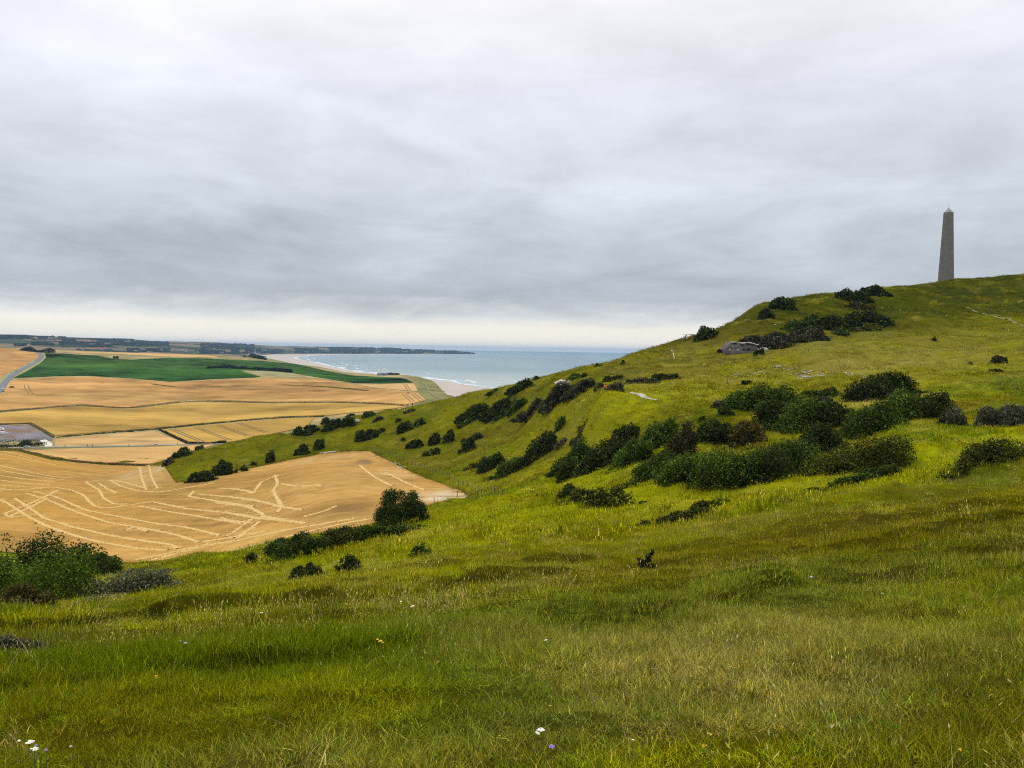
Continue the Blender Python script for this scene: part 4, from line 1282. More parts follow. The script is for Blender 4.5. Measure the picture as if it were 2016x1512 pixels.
def little_thorn():
    az, d = hit_down(1270, 1116)
    x0, y0 = az * d, d; z0 = float(ground(x0, y0))
    s = d / F
    rng = np.random.default_rng(9)
    o = thing('thorn_sapling', 'small black-green thorn sapling with two slanting shoots, alone on the open meadow', 'sapling', (x0, y0, z0))
    arms = [((0, 0, 0), (-4, 0, 12), (2, 0, 24), (9, 0, 36), (16, 1, 46)), ((0, 0, 4), (-8, 0, 18), (-11, 1, 30)), ((2, 0, 4), (9, -2, 12), (18, -2, 18)), ((0, 2, 10), (4, 3, 22), (8, 3, 30)), ((-3, 2, 3), (-6, 3, 12), (-4, 3, 22))]
    tb, cen = [], []
    for a in arms:
        a = np.array(a, float) * s
        for i in range(len(a) - 1):
            tb.append(tube(a[i], a[i + 1], .035 * (1 - .2 * i), .03 * (1 - .2 * i)))
            m = 130 if i > 0 else 50
            t = rng.random((m, 1)); wd = (4.2 if i < 2 else 2.6) * s
            cen.append(a[i] + (a[i + 1] - a[i]) * t + rng.normal(size=(m, 3)) * wd * np.array((.8, .8, .6)))
    P = np.concatenate(cen)
    nn = rng.normal(size=P.shape); nn /= np.linalg.norm(nn, axis=1)[:, None]
    v, f, c = leaves(P, nn, .035, (.014, .026, .009), .4, rng)
    link('foliage', mk_mesh('foliage', v, f, c, False, M_LEAF), o)
    v, f = joinm(tb)
    link('stem', mk_mesh('stem', v, f, None, True, M_BARK), o)
little_thorn()


# ------------------------------------------------------------------ hedges and field banks
def hedge(name, pts, height, width, tone, label, mind=2.0, group=None, gaps=0.0, cat='hedge', rel=False):
    x, y = world_line(pts, spacing=max(.6, width * .35), mind=mind)
    rng = np.random.default_rng(int(pts[0][0] + pts[-1][1] * 31) % 99991)
    d = y.mean(); ls = max(.12, 1.15 * d / F)
    per = int(np.clip(6 * height * width / (ls * ls) * .5, 5, 60))
    n = len(x) * per
    i = rng.integers(0, len(x), n)
    hh = height * (.65 + 1.1 * (fbm(x, y, width * 5, 3, 801) + .3))
    ok = rng.random(len(x)) > 0
    if gaps:
        ok = fbm(x, y, width * 9, 2, 811) > -.5 + gaps
    i = i[ok[i]]
    n = len(i)
    th = rng.uniform(0, math.pi, n); rr = np.sqrt(rng.uniform(.3, 1, n))
    tx = np.gradient(x)[i]; ty = np.gradient(y)[i]; tn = np.hypot(tx, ty) + 1e-9
    off = np.cos(th) * rr * width * .5
    X_ = x[i] - ty / tn * off + rng.normal(size=n) * width * .2; Y_ = y[i] + tx / tn * off + rng.normal(size=n) * width * .2
    up = np.sin(th) * rr * np.maximum(hh[i], height * .15)
    P = np.stack([X_, Y_, ground(X_, Y_, rel) + up + ls * .3], 1)
    nn = rng.normal(size=P.shape); nn[:, 2] += .5; nn /= np.linalg.norm(nn, axis=1)[:, None]
    v, f, c = leaves(P, nn, ls, tone, .35, rng)
    o0 = np.array((x[0], y[0], float(ground(x[0], y[0], rel))))
    return link(name, mk_mesh(name, v - o0, f, c, False, M_LEAF), None, tuple(o0), label=label, category=cat, **({'group': group} if group else {}))


GH = 'hedges and banks between the fields'
hedge('field_bank', L1, .6, 1.3, (.25, .17, .065), 'long brown grassy bank waving across the wheat below the green field', FD, GH, cat='field bank')
hedge('field_hedge', L2, .9, 1.3, (.13, .12, .04), 'green hedge line between the golden wheat and the pale cut strip by the lane', FD, GH)
hedge('field_bank', [(313,846),(345,862),(371,874.5)], 1.0, 1.4, (.055, .040, .016), 'short dark bank slanting down to the lane beside the pale cut strip', FD, GH, cat='field bank')
hedge('lane_hedge', [(374,875),(410,874.3),(443,873.2)], 2.0, 2.2, (.024, .028, .012), 'black-green straight hedge along the far end of the lane', FD, GH)
hedge('field_hedge', [(409,726),(440,725.3),(490,727.5),(530,730),(573,733.6)], 6.5, 7.0, (.022, .034, .016), 'dark hedge in the middle of the green field', FD, GH, gaps=.08)
hedge('field_bank', [(-100,880),(0,884.5),(37,887.5),(100,904),(200,914),(283,916.8),(325,915)], 1.0, 1.8, (.21, .145, .055), 'brown grassy bank along the top of the mown field, below the lane', 380.0, GH, cat='field bank')
hedge('field_bank', [(-40,838),(0,836.5),(57,834.5),(80,846),(105,861.5)], 1.0, 1.6, (.20, .14, .07), 'brown bank around the bare earth lot on the left', FD, GH, cat='field bank')
hedge('grass_strip', [(559,759),(640,762.5),(723,770)], 1.0, 7.0, (.17, .165, .035), 'bright yellow-green grass strip in the reddish wheat', FD, GH, cat='grass strip')
hedge('grass_strip', [(300,757),(347,763.5),(437,763)], .9, 5.0, (.16, .145, .035), 'thin green grass strip in the hollow below the green field', FD, GH, cat='grass strip')
hedge('coast_hedge', [(480,702),(500,705),(521,708.5)], 9.0, 12.0, (.022, .034, .018), 'dark hedge at the far corner of the fields beside the wide beach', FD, GH)
hedge('lot_hedge', [(-60,881),(0,881),(60,880),(86,877)], 3.6, 5.0, (.020, .022, .010), 'black hedge between the lane and the bare earth lot', FD, GH)
hedge('lot_bank', [(-40,876),(10,875),(40,873),(70,873)], 3.2, 9.0, (.045, .072, .018), 'green bank behind the black hedge at the bare earth lot', FD, GH, cat='bank')['kind'] = 'stuff'
hedge('coast_hedge', [(750,738.8),(770,738.5),(785,738.2)], 4.0, 5.0, (.05, .06, .03), 'thin hedge on the cliff top beside the low coast houses', FD, GH)
hedge('horizon_hedge', [(45,690),(62,692.5),(85,694),(105,695)], 9.0, 10.0, (.025, .035, .016), 'dark hedge on the rise where the road disappears', FD, GH)


def far_bush(px, py, w, h, tone, label, mind=FD):
    az, d = hit_down(px, py, mind=mind)
    rng = np.random.default_rng(int(px * 17))
    W = w / F * d; H = h / F * d
    n = 500
    dr = rng.normal(size=(n, 3)); dr /= np.linalg.norm(dr, axis=1)[:, None]; dr[:, 2] = np.abs(dr[:, 2])
    P = dr * np.array((W * .5, W * .4, H)) * rng.uniform(.6, 1.1, (n, 1)) * (1 + .4 * vnoise(dr[:, 0] * 4, dr[:, 2] * 4, int(px)))[:, None]
    v, f, c = leaves(P, dr, max(.2, 1.5 * d / F), tone, .4, rng)
    o = thing('field_bush', label, 'bush', (az * d, d, float(ground(az * d, d, False))), 'bushes among the far fields')
    link('foliage', mk_mesh('foliage', v, f, c, False, M_LEAF), o)
    t = joinm([tube((0, 0, -.3), (.2, 0, H * .6), .12 + .02 * W, .05), tube((0, 0, .1), (-W * .2, 0, H * .5), .10, .04)])
    link('stem', mk_mesh('stem', *t, None, True, M_BARK), o)
far_bush(50, 874.5, 22, 9, (.026, .040, .012), 'rounded dark bush beside the bare earth lot')
far_bush(225, 706, 5, 4.5, (.022, .03, .014), 'left of two tiny dark bushes at the top edge of the green field')
far_bush(230.5, 706, 6, 5, (.022, .03, .014), 'right of two tiny dark bushes at the top edge of the green field')
far_bush(804, 775.5, 3.2, 2.4, (.03, .03, .016), 'tiny dark bush alone in the wheat near the cliff')
far_bush(258, 850.5, 9, 3, (.03, .045, .016), 'small bush standing in the hedge above the pale cut strip')
far_bush(23, 764, 9, 3.5, (.06, .07, .03), 'small scrub at the bend of the main road')

# ------------------------------------------------------------------ woods on the far hills (masses nobody could count)
WOODS = [(-60,60,660,668,'west'),(60,128,662,669,''),(28,52,676,682,''),(62,122,673,680,''),(122,262,667,684,''),(150,232,685,690,''),(222,332,673,681,''),(250,335,686,693,''),(395,500,677,688,''),(385,470,690,697,''),
         (455,500,684,697,''),(505,560,688,696,''),(580,622,686,696,''),(622,690,684,695,''),(690,790,684.5,696,''),(780,856,687.5,697,''),(858,900,691,698,''),(900,934,693,698,'')]
dome_th = np.arange(7) / 7 * 2 * math.pi
dome_v = np.concatenate([np.stack([np.cos(dome_th), np.sin(dome_th), 0 * dome_th], 1), np.stack([np.cos(dome_th + .4) * .75, np.sin(dome_th + .4) * .75, 0 * dome_th + .65], 1), [[0, 0, 1.0]]])
dome_f = [(i, (i + 1) % 7, 7 + (i + 1) % 7) for i in range(7)] + [(i, 7 + (i + 1) % 7, 7 + i) for i in range(7)] + [(7 + i, 7 + (i + 1) % 7, 14) for i in range(7)]
dome_f = np.array(dome_f)
for wi, (x0, x1, y0, y1, _) in enumerate(WOODS):
    rng = np.random.default_rng(900 + wi)
    n = int((x1 - x0) * (y1 - y0) * 1.1) + 40
    parts, cols = [], []
    for k in range(n):
        px = rng.uniform(x0, x1); py = rng.uniform(y0, y1)
        if vnoise(np.array(px / 14.), np.array(py / 3.), wi) < -.2:
            continue
        az, d = hill_hit(px, py)
        r = rng.uniform(1.2, 2.6) * d / F
        h = rng.uniform(.9, 1.9) * d / F
        z = float(hill_z(np.array(az), np.array(d)))
        parts.append((dome_v * np.array((r, r, h)) * (1 + .2 * rng.normal(size=dome_v.shape)) + np.array((az * d, d, z - h * .15)), dome_f))
        cols.append(np.tile(np.array((.022, .034, .018)) * rng.uniform(.6, 1.5), (15, 1)))
    v, f = joinm(parts)
    link('far_wood', mk_mesh('far_wood', v, f, np.concatenate(cols), False, M_LEAF), None, kind='stuff', label='dark wood on the far blue hills', category='wood')

# ------------------------------------------------------------------ obelisk on the headland
def lofted(rings):
    """rings of equal length -> closed loft"""
    n = len(rings[0]); v = np.concatenate([np.array(r, float) for r in rings]); f = []
    for k in range(len(rings) - 1):
        for i in range(n):
            j = (i + 1) % n
            f.append((k * n + i, k * n + j, (k + 1) * n + j, (k + 1) * n + i))
    return v, np.array(f)


def sq(s, z, b=.06):
    """square ring with small chamfers"""
    h = s / 2; c = b
    return [(-h + c, -h, z), (h - c, -h, z), (h, -h + c, z), (h, h - c, z), (h - c, h, z), (-h + c, h, z), (-h, h - c, z), (-h, -h + c, z)]


def cap_ring(v, f, start, n):
    f2 = [tuple(range(start, start + n))]
    return f2


def b_stone(t):
    geo = t.n('ShaderNodeTexCoord').outputs['Object']
    br = t.n('ShaderNodeTexBrick', {'Vector': t.n('ShaderNodeCombineXYZ', {0: t.math('ADD', t.n('ShaderNodeSeparateXYZ', {0: geo}).outputs[0], t.n('ShaderNodeSeparateXYZ', {0: geo}).outputs[1]), 1: t.n('ShaderNodeSeparateXYZ', {0: geo}).outputs[2]}).outputs[0], 'Scale': 1.0, 'Mortar Size': .03, 'Brick Width': 1.9, 'Row Height': .9,
                                    'Color1': (.18, .17, .155, 1), 'Color2': (.15, .143, .133, 1), 'Mortar': (.105, .10, .095, 1)})
    n1 = t.noise(geo, .35, 6, .65); n2 = t.noise(t.vmath('MULTIPLY', geo, (1.6, 1.6, .22)), 1.0, 6, .7)
    c = t.mix(t.maprange(n2, .52, .72, 0, .8), br.outputs['Color'], (.085, .09, .09, 1))
    c = t.mix(t.maprange(n1, .35, .75, 0, .45), c, (.25, .23, .20, 1))
    principled(t, c, .95, .1)
M_STONE = mat('weathered_granite', b_stone)
M_STONE2 = simple('stone_cap', (.26, .25, .235), .15, 1.0)
M_METAL = simple('dark_metal', (.09, .09, .09), .1, 4, .5, .5)


def obelisk():
    az, _ = ray(1861.5, 552); az = float(az); d = 441.0
    zt = ZC + d * float(ray(1868, 410)[1])
    # foot of the axis from the lean of the photo: take the column direction at mid height
    x0 = float(ray(1865, 480)[0]) * d
    z0 = float(ground(x0, d)) - .8
    H = zt - z0
    o = thing('obelisk', 'tall grey stone obelisk with pointed cap on top of the green headland', 'monument', (x0, d, z0), None, math.radians(24.8))
    s0, s1, zc = 5.75, 3.55, H - 2.5
    zb = 4.0
    rings = []
    k = 13
    for i in range(k + 1):
        u = i / k; z = zb + (zc - zb) * u; s = s0 + (s1 - s0) * u
        rings.append(sq(s, z))
    v, f = lofted(rings)
    link('shaft', mk_mesh('shaft', v, f, None, False, M_STONE), o)
    v, f = lofted([sq(s1 + .16, zc - .002), sq(s1 + .16, zc + .18), sq(s1 - .05, zc + .25), sq(.12, H, .02)])
    link('pyramid_cap', mk_mesh('pyramid_cap', v, f, None, False, M_STONE2), o)
    fin = joinm([tube((0, 0, H - .15), (0, 0, H + 2.3), .09, .05, 6), tube((-.45, 0, H + 1.75), (.45, 0, H + 1.75), .05, .05, 5), tube((0, 0, H - .1), (0, 0, H + .35), .28, .10, 8)])
    link('finial_cross', mk_mesh('finial_cross', *fin, None, False, M_METAL), o)
    v, f = lofted([sq(9.6, -1.5), sq(9.6, 1.2), sq(8, 1.25), sq(8, 3.0), sq(6.8, 3.05), sq(6.5, 4.05), sq(5.5, 4.06)])
    link('pedestal', mk_mesh('pedestal', v, f, None, False, M_STONE), o)
obelisk()

# ------------------------------------------------------------------ bunkers and blocks
def b_conc(t):
    geo = t.n('ShaderNodeNewGeometry').outputs['Position']
    n1 = t.noise(geo, .6, 6, .65); n2 = t.noise(t.vmath('MULTIPLY', geo, (1, 1, .3)), 1.7, 5, .65)
    c = t.ramp(n1, [(.3, (.075, .065, .060)), (.55, (.125, .11, .10)), (.75, (.24, .22, .19))])
    c = t.mix(t.maprange(n2, .5, .7, 0, .6), c, (.10, .088, .08, 1))
    nrm = t.n('ShaderNodeBump', {'Height': n1, 'Strength': .6, 'Distance': .4}).outputs[0]
    principled(t, c, .95, .1, nrm)
M_CONC = mat('weathered_concrete', b_conc)
M_CONCP = simple('pale_broken_concrete', (.50, .48, .43), .3, 1.2, .95, .1, .5)
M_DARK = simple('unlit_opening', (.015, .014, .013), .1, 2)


def rough(v, amp, seed):
    r = np.random.default_rng(seed)
    return v + amp * np.stack([fbm(v[:, 0] * 1.0 + v[:, 2], v[:, 1] + v[:, 2] * .7, 1.4, 2, seed + i) for i in range(3)], 1)


def bunker():
    az, d = hit_down(1462, 692)
    x0 = az * d; z0 = float(ground(x0, d)) + .35
    s = d / F
    o = thing('bunker', 'half-buried concrete bunker with rounded roof and low front wall on the upper slope', 'bunker', (x0, d, z0))
    # rounded roof body: loft of arches along x
    xs = np.linspace(-39, 34, 16) * s
    top = np.array((5, 9, 13, 16, 17, 16.5, 16, 16.5, 15.5, 15.5, 15, 15, 14, 13.5, 12, 7)) * s * 1.25
    rings = []
    for xx, tp in zip(xs, top):
        a = np.linspace(0, math.pi, 11)
        rings.append([(xx, 3.2 - 3.6 * math.cos(q), -.5 + (tp + .5) * math.sin(q) ** .55) for q in a])
    n = 11; v = np.concatenate([np.array(r) for r in rings]); f = []
    for k in range(len(rings) - 1):
        for i in range(n - 1):
            f.append((k * n + i, (k + 1) * n + i, (k + 1) * n + i + 1, k * n + i + 1))
    e0 = len(v); v = np.concatenate([v, [[xs[0], 3.2, -.5], [xs[-1], 3.2, -.5]]])
    for i in range(n - 1):
        f.append((i, i + 1, e0, e0)); f.append(((len(rings) - 1) * n + i + 1, (len(rings) - 1) * n + i, e0 + 1, e0 + 1))
    tri = [q for q in f]
    v = rough(v, .5, 41)
    link('roof', mk_mesh('roof', v, np.array(tri), None, True, M_CONC), o)
    # pale broken slab edges lying on the roof
    for (a, b, zz, yy) in ((-22, -10, 15.6, -.2), (-4, 3, 14.6, -.35), (5, 17, 14.8, -.3), (17, 24, 13.8, -.3), (24, 30, 12.2, -.25)):
        bv, bf = box(a * s, b * s, yy, yy + 2.2, (zz * 1.25 - 1.4) * s, (zz * 1.25 + .7) * s)
        link('broken_slab', mk_mesh('broken_slab', rough(bv, .35, int(a + 60)), bf, None, False, M_CONCP), o)
    bv, bf = box(-36 * s, 24 * s, -2.4, -1.9, -1.2, 2.6 * s)
    bv = bv.copy(); link('front_wall', mk_mesh('front_wall', rough(bv, .12, 3), bf, None, False, M_CONC), o)
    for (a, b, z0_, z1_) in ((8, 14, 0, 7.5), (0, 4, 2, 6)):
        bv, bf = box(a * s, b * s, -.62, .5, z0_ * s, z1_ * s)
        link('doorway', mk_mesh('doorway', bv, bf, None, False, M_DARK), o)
    for (a, w_, h_) in ((-29, 1.6, 4.5), (-13.5, 2.4, 4.2)):
        bv, bf = box((a - w_ / 2) * s, (a + w_ / 2) * s, -2.3, -1.95, 1.0 * s, (2.6 + h_ * .6) * s)
        link('white_block', mk_mesh('white_block', rough(bv, .08, 8), bf, None, False, M_CHALK), o)
bunker()


def rubble(px, py, w, h, name, label, material, seed, cat='ruin'):
    az, d = hit_down(px, py)
    s = d / F; rng = np.random.default_rng(seed)
    o = thing(name, label, cat, (az * d, d, float(ground(az * d, d)) - .1))
    n = 6
    for i in range(n):
        cx = rng.uniform(-.4, .4) * w * s; hw = rng.uniform(.12, .28) * w * s; hh = rng.uniform(.4, 1.0) * h * s * (1 - abs(cx) / (w * s) * .7)
        bv, bf = box(cx - hw, cx + hw, rng.uniform(-.8, -.2), rng.uniform(.3, 1.2), -.2, hh)
        link('block', mk_mesh('block', rough(bv, .3 * hw, seed + i), bf, None, False, material), o)
rubble(1504, 691, 14, 7, 'chalk_rubble', 'white chalk rubble heap beside the right end of the bunker', M_CHALK, 3, 'rubble')

def blockhouse():
    az, d = hit_down(1362, 671)
    s = d / F
    o = thing('blockhouse', 'small brown ruined blockhouse with a white door post on the skyline', 'ruin', (az * d, d, float(ground(az * d, d)) - .3))
    prof = [(-16, 0), (-9, 8.5), (-2, 10), (6, 10), (12, 8.6), (16, 3), (16, 0)]
    n = len(prof)
    v = np.array([(x * s, 0, z * s) for x, z in prof] + [(x * s, 3.5, z * s) for x, z in prof])
    f = [(i, i + 1, i + 1 + n, i + n) for i in range(n - 1)]
    v2 = np.array([(0, 0, 0), (0, 3.5, 0)]); v = np.concatenate([v, v2])
    f += [(i + 1, i, 2 * n, 2 * n) for i in range(n - 1)] + [(i + n, i + n + 1, 2 * n + 1, 2 * n + 1) for i in range(n - 1)]
    link('walls', mk_mesh('walls', rough(v, .3, 77), np.array(f), None, False, M_CONC), o)
    bv, bf = box(-10.5 * s, -8.7 * s, -.25, .05, 0, 4.8 * s)
    link('door_post', mk_mesh('door_post', bv, bf, None, False, M_CHALK), o)
    bv, bf = box(-13 * s, 14 * s, -.2, 3.6, 8.9 * s, 9.7 * s)
    link('roof_slab', mk_mesh('roof_slab', rough(bv, .35, 12), bf, None, False, M_CONC), o)
blockhouse()

def white_block():
    az, d = hit_down(655, 829.5)
    s = d / F
    o = thing('ruined_wall', 'low pale wall with a white end block on the spur skyline', 'ruin', (az * d, d, float(ground(az * d, d)) - .2))
    bv, bf = box(-7 * s, -3.5 * s, 0, 1.2, -.3, 6.5 * s)
    link('white_end', mk_mesh('white_end', rough(bv, .15, 5), bf, None, False, M_CHALK), o)
    bv, bf = box(-3.4 * s, 12 * s, .2, 1.1, -.3, 5.4 * s)
    link('wall', mk_mesh('wall', rough(bv, .25, 6), bf, None, False, M_CONC), o)
white_block()
rubble(704, 829, 9, 6, 'chalk_scrape', 'small white chalk scrape beside the dark bushes on the spur skyline', M_CHALK, 21, 'chalk')

# chalk path stretches and white stones
ribbon('footpath', [(1240,777.5),(1256,780.5),(1275,785.5),(1295,788)], .9, .05, M_CHALK, mind=60, spacing=.5, rough_edge=1.0, rel=True, kind='structure')
ribbon('footpath', [(1098,749.5),(1110,750),(1122,752)], 2.4, .12, M_CHALK, mind=60, spacing=.5, rough_edge=.8, rel=True, kind='structure')
ribbon('footpath', [(1322,690),(1326,697),(1328,706)], .25, .10, M_CHALK, mind=60, spacing=.5, rough_edge=1.0, rel=True, kind='structure')
M_PALEGRASS = simple('trodden_grass', (.20, .175, .055), .2, 1)
ribbon('coast_path', [(808,741),(826,751),(837,757),(843,768),(852,778),(868,786)], 2.6, .5, M_PALEGRASS, mind=FD, spacing=8, rough_edge=.9, kind='structure')

ribbon('footpath', [(1905,606),(1925,612),(1960,624),(1990,634),(2030,648)], 1.3, .12, M_PALEGRASS, mind=60, spacing=.8, rough_edge=.8, rel=True, kind='structure')

def chalk_scar():
    rng = np.random.default_rng(12)
    parts = []
    for (cx, cy, sx, sy, n) in ((1580,741,30,6,60),(1640,736,30,5,50),(1680,742,30,7,40),(1545,728,20,3,14),(1470,738,40,5,16),(1700,748,14,3,14),(1560,640,10,3,8),(1530,648,6,1,5),(1680,620,6,2,5),(880,985,18,6,60),(775,913,12,4,30),(790,921,9,3,24)):
        for k in range(n):
            px = rng.normal(cx, sx * .5); py = rng.normal(cy, sy * .5)
            az, d = hit_down(px, py)
            r = rng.uniform(.12, .42) * np.array((1.6, 1.0, .35)) * (.6 if px < 950 else 1)
            v = dome_v * r * (1 + .25 * rng.normal(size=dome_v.shape))
            a = rng.uniform(0, 6.28); c_, s_ = math.cos(a), math.sin(a)
            v = v @ np.array(((c_, s_, 0), (-s_, c_, 0), (0, 0, 1)))
            parts.append((v + np.array((az * d, d, float(ground(az * d, d)) + (.22 if px < 950 else .02))), dome_f))
    v, f = joinm(parts)
    link('chalk_stones', mk_mesh('chalk_stones', v, f, None, False, M_CHALK), None, kind='stuff', label='white chalk stones scattered over the bare bank and the field corner', category='chalk stones')
chalk_scar()

# ------------------------------------------------------------------ fences
M_POST = simple('grey_post', (.085, .075, .06), .3, 3)
M_WIRE = simple('wire', (.14, .14, .13), .1, 3, .5, .5)


def fence(pts, label, gap, hgt=1.2, mind=60, r=.06, maxd=500):
    x, y = world_line(pts, spacing=gap, mind=mind, maxd=maxd)
    z = ground(x, y)
    o = thing('wire_fence', label, 'fence', (x[0], y[0], z[0]), 'wire fences on the slopes')
    rng = np.random.default_rng(int(pts[0][0]))
    pv, pf = tube((0, 0, -.3), (0, 0, 1), r, r * .85, 6)
    tip = np.array([[0, 0, 1.02]]); pv = np.concatenate([pv, tip]); m = len(pv) - 1
    pf = np.concatenate([pf, np.array([(6 + i, 6 + (i + 1) % 6, m, m) for i in range(6)])])
    me = mk_mesh('post', pv, pf, None, False, M_POST)
    for i in range(len(x)):
        p = link('post', me, o, (x[i] - x[0], y[i] - y[0], z[i] - z[0]))
        p.scale = (1, 1, hgt * rng.uniform(.9, 1.12)); p.rotation_euler = (rng.normal(0, .04), rng.normal(0, .05), rng.uniform(0, 6))
    for h in (.35, .7, 1.05):
        parts = [tube((x[i] - x[0], y[i] - y[0], z[i] - z[0] + h * hgt * .9), (x[i + 1] - x[0], y[i + 1] - y[0], z[i + 1] - z[0] + h * hgt * .9), .012, .012, 3) for i in range(len(x) - 1)]
        link('wire', mk_mesh('wire', *joinm(parts), None, False, M_WIRE), o)
fence([(988,983),(960,977),(930,966),(870,943),(810,915),(765,897),(733,884)], 'wire fence on thin dark posts along the upper right edge of the mown field', 4.2, 1.35)
fence([(832,812),(870,801),(910,790),(960,778),(1000,769)], 'wire fence just below the spur skyline near the sea', 4.0, 1.5)
fence([(505,1090),(560,1074),(626,1058),(690,1045),(740,1033)], 'wire fence along the lower edge of the mown field, above the bramble bank', 6.0, 1.1)
fence([(855,1001),(885,994),(916,992),(945,985),(975,984)], 'wire fence at the right-hand corner of the mown field', 5.5, 1.3)
fence([(1432,752),(1460,752),(1480,753),(1502,759),(1520,764),(1548,770)], 'row of thin posts across the terrace above the thicket', 4.0, 1.3)
fence([(1178,738),(1210,737),(1245,735),(1270,731)], 'short row of posts on the slope above the walker in orange', 4.5, 1.1)

# ------------------------------------------------------------------ walkers
M_SKIN = simple('skin', (.36, .22, .15), .1, 5)
M_HAIR = simple('hair', (.02, .016, .012), .1, 5)


def skin_mesh(name, verts, edges, radii, material, parent, sub=2):
    me = bpy.data.meshes.new(name)
    me.from_pydata([tuple(v) for v in verts], edges, [])
    o = bpy.data.objects.new(name, me); ROOT.objects.link(o); o.parent = parent
    sk = o.modifiers.new('skin', 'SKIN'); sk.use_smooth_shade = True
    if not me.skin_vertices:
        me.skin_vertices.new()
    for i, r in enumerate(radii):
        me.skin_vertices[0].data[i].radius = r if isinstance(r, tuple) else (r, r)
    me.skin_vertices[0].data[0].use_root = True
    o.modifiers.new('sub', 'SUBSURF').levels = sub
    o.modifiers['sub'].render_levels = sub
    me.materials.append(material)
    return o


def person(px, py, hgt, label, shirt, legs, facing=0.0, pack=None, stride=.22, bare=True, z_off=0.0, mind=60, dd=0.0):
    az, d = hit_down(px, py, mind=mind); d += dd
    k = hgt / 1.75
    o = thing('person', label, 'person', (az * d, d, float(ground(az * d, d)) + .02 + z_off), 'walkers on the hill', facing)
    o.scale = (k, k, k)
    V = [(0, 0, .95), (0, 0, 1.18), (0, .01, 1.40), (0, .01, 1.50), (0, .02, 1.60), (0, .03, 1.70),
         (-.19, 0, 1.42), (-.26, -.04, 1.14), (-.24, .10, .92), (-.235, .14, .84), (.19, 0, 1.42), (.26, .04, 1.14), (.24, .12, .95), (.235, .16, .88),
         (-.10, 0, .90), (-.11, stride * .6, .50), (-.11, stride * .5, .10), (-.11, stride * .5 + .14, .035), (.10, 0, .90), (.11, -stride * .3, .50), (.11, -stride, .12), (.11, -stride + .13, .04)]
    E = [(0, 1), (1, 2), (2, 3), (3, 4), (4, 5), (2, 6), (6, 7), (7, 8), (8, 9), (2, 10), (10, 11), (11, 12), (12, 13), (0, 14), (14, 15), (15, 16), (16, 17), (0, 18), (18, 19), (19, 20), (20, 21)]
    R = [(.15, .11), (.14, .10), (.16, .10), .055, .085, .075, .06, .048, .036, .034, .06, .048, .036, .034, .095, .062, .04, .045, .095, .062, .04, .045]
    skin_mesh('body', V, E, R, M_SKIN, o)
    TV = [(0, 0, .93), (0, 0, 1.18), (0, .01, 1.42), (-.20, 0, 1.42), (-.27, -.03, 1.18), (.20, 0, 1.42), (.27, .03, 1.18)]
    skin_mesh('shirt', TV, [(0, 1), (1, 2), (2, 3), (3, 4), (2, 5), (5, 6)], [(.185, .135), (.175, .125), (.19, .12), .08, .075, .08, .075], shirt, o)
    LV = [(0, 0, .93), (-.10, 0, .88), (-.11, stride * .6, .52), (.10, 0, .88), (.11, -stride * .3, .52)]
    LE = [(0, 1), (1, 2), (0, 3), (3, 4)]; LR = [(.17, .13), .115, .088, .115, .088]
    if not bare:
        LV += [(-.11, stride * .5, .12), (.11, -stride, .14)]; LE += [(2, 5), (4, 6)]; LR += [.06, .06]
    skin_mesh('shorts' if bare else 'trousers', LV, LE, LR, legs, o)
    th = np.linspace(0, 2 * math.pi, 9)[:-1]
    rings = [[(math.cos(a) * r, .02 + math.sin(a) * r * 1.05, z) for a in th] for r, z in ((.088, 1.58), (.10, 1.64), (.098, 1.70), (.07, 1.755), (.01, 1.775))]
    v, f = lofted(rings)
    link('hair', mk_mesh('hair', v, f, None, True, M_HAIR), o)
    for s in (-1, 1):
        yy = stride * .5 if s < 0 else -stride
        bv, bf = box(s * .11 - .05, s * .11 + .05, yy - .08, yy + .20, -.02, .09)
        link('shoe', mk_mesh('shoe', bv, bf, None, False, M_HAIR), o)
    if pack is not None:
        rr = [[(x * w_, y_ * 1.0, z) for x, y_ in ((-.15, -.10), (.15, -.10), (.15, -.28 * q), (-.15, -.28 * q))] for w_, q, z in ((.8, .8, .98), (1.05, 1.05, 1.06), (1.05, 1.05, 1.36), (.8, .8, 1.46))]
        v, f = lofted(rr)
        f = np.concatenate([f, [[0, 3, 2, 1], [12, 13, 14, 15]]])
        link('backpack', mk_mesh('backpack', v, f, None, False, pack), o)
    return o


M_ORANGE = simple('orange_cloth', (.95, .15, .045), .08, 6)
M_BLACK = simple('black_cloth', (.012, .012, .014), .1, 6)
M_WHITE = simple('white_cloth', (.75, .75, .73), .05, 6)
M_NAVY = simple('dark_cloth', (.02, .022, .03), .1, 6)
M_KHAKI = simple('khaki_cloth', (.16, .14, .08), .1, 6)
person(1191.5, 771.2, 1.82, 'walker seen from behind in an orange shirt and black shorts on the path', M_ORANGE, M_BLACK, 0.25)
person(796, 816.5, 1.75, 'walker with a white backpack and dark clothes high on the spur', M_NAVY, M_KHAKI, .4, M_WHITE, bare=False)
person(803, 810.5, 1.72, 'dark-clothed walker half hidden by scrub, just right of the white backpack', M_NAVY, M_NAVY, .5, bare=False, dd=3)
person(811.5, 809, 1.78, 'dark-clothed walker furthest right of the three on the spur', M_BLACK, M_NAVY, .5, bare=False, dd=3)
shrub(806, 816, 22, 5.5, 'olive', 'bramble_bush', 'low green scrub in front of the dark-clothed walkers', G1)
rubble(1197, 771.6, 3.6, 3.0, 'white_stone', 'white stone on the path at the feet of the walker in orange', M_CHALK, 31, 'stone')

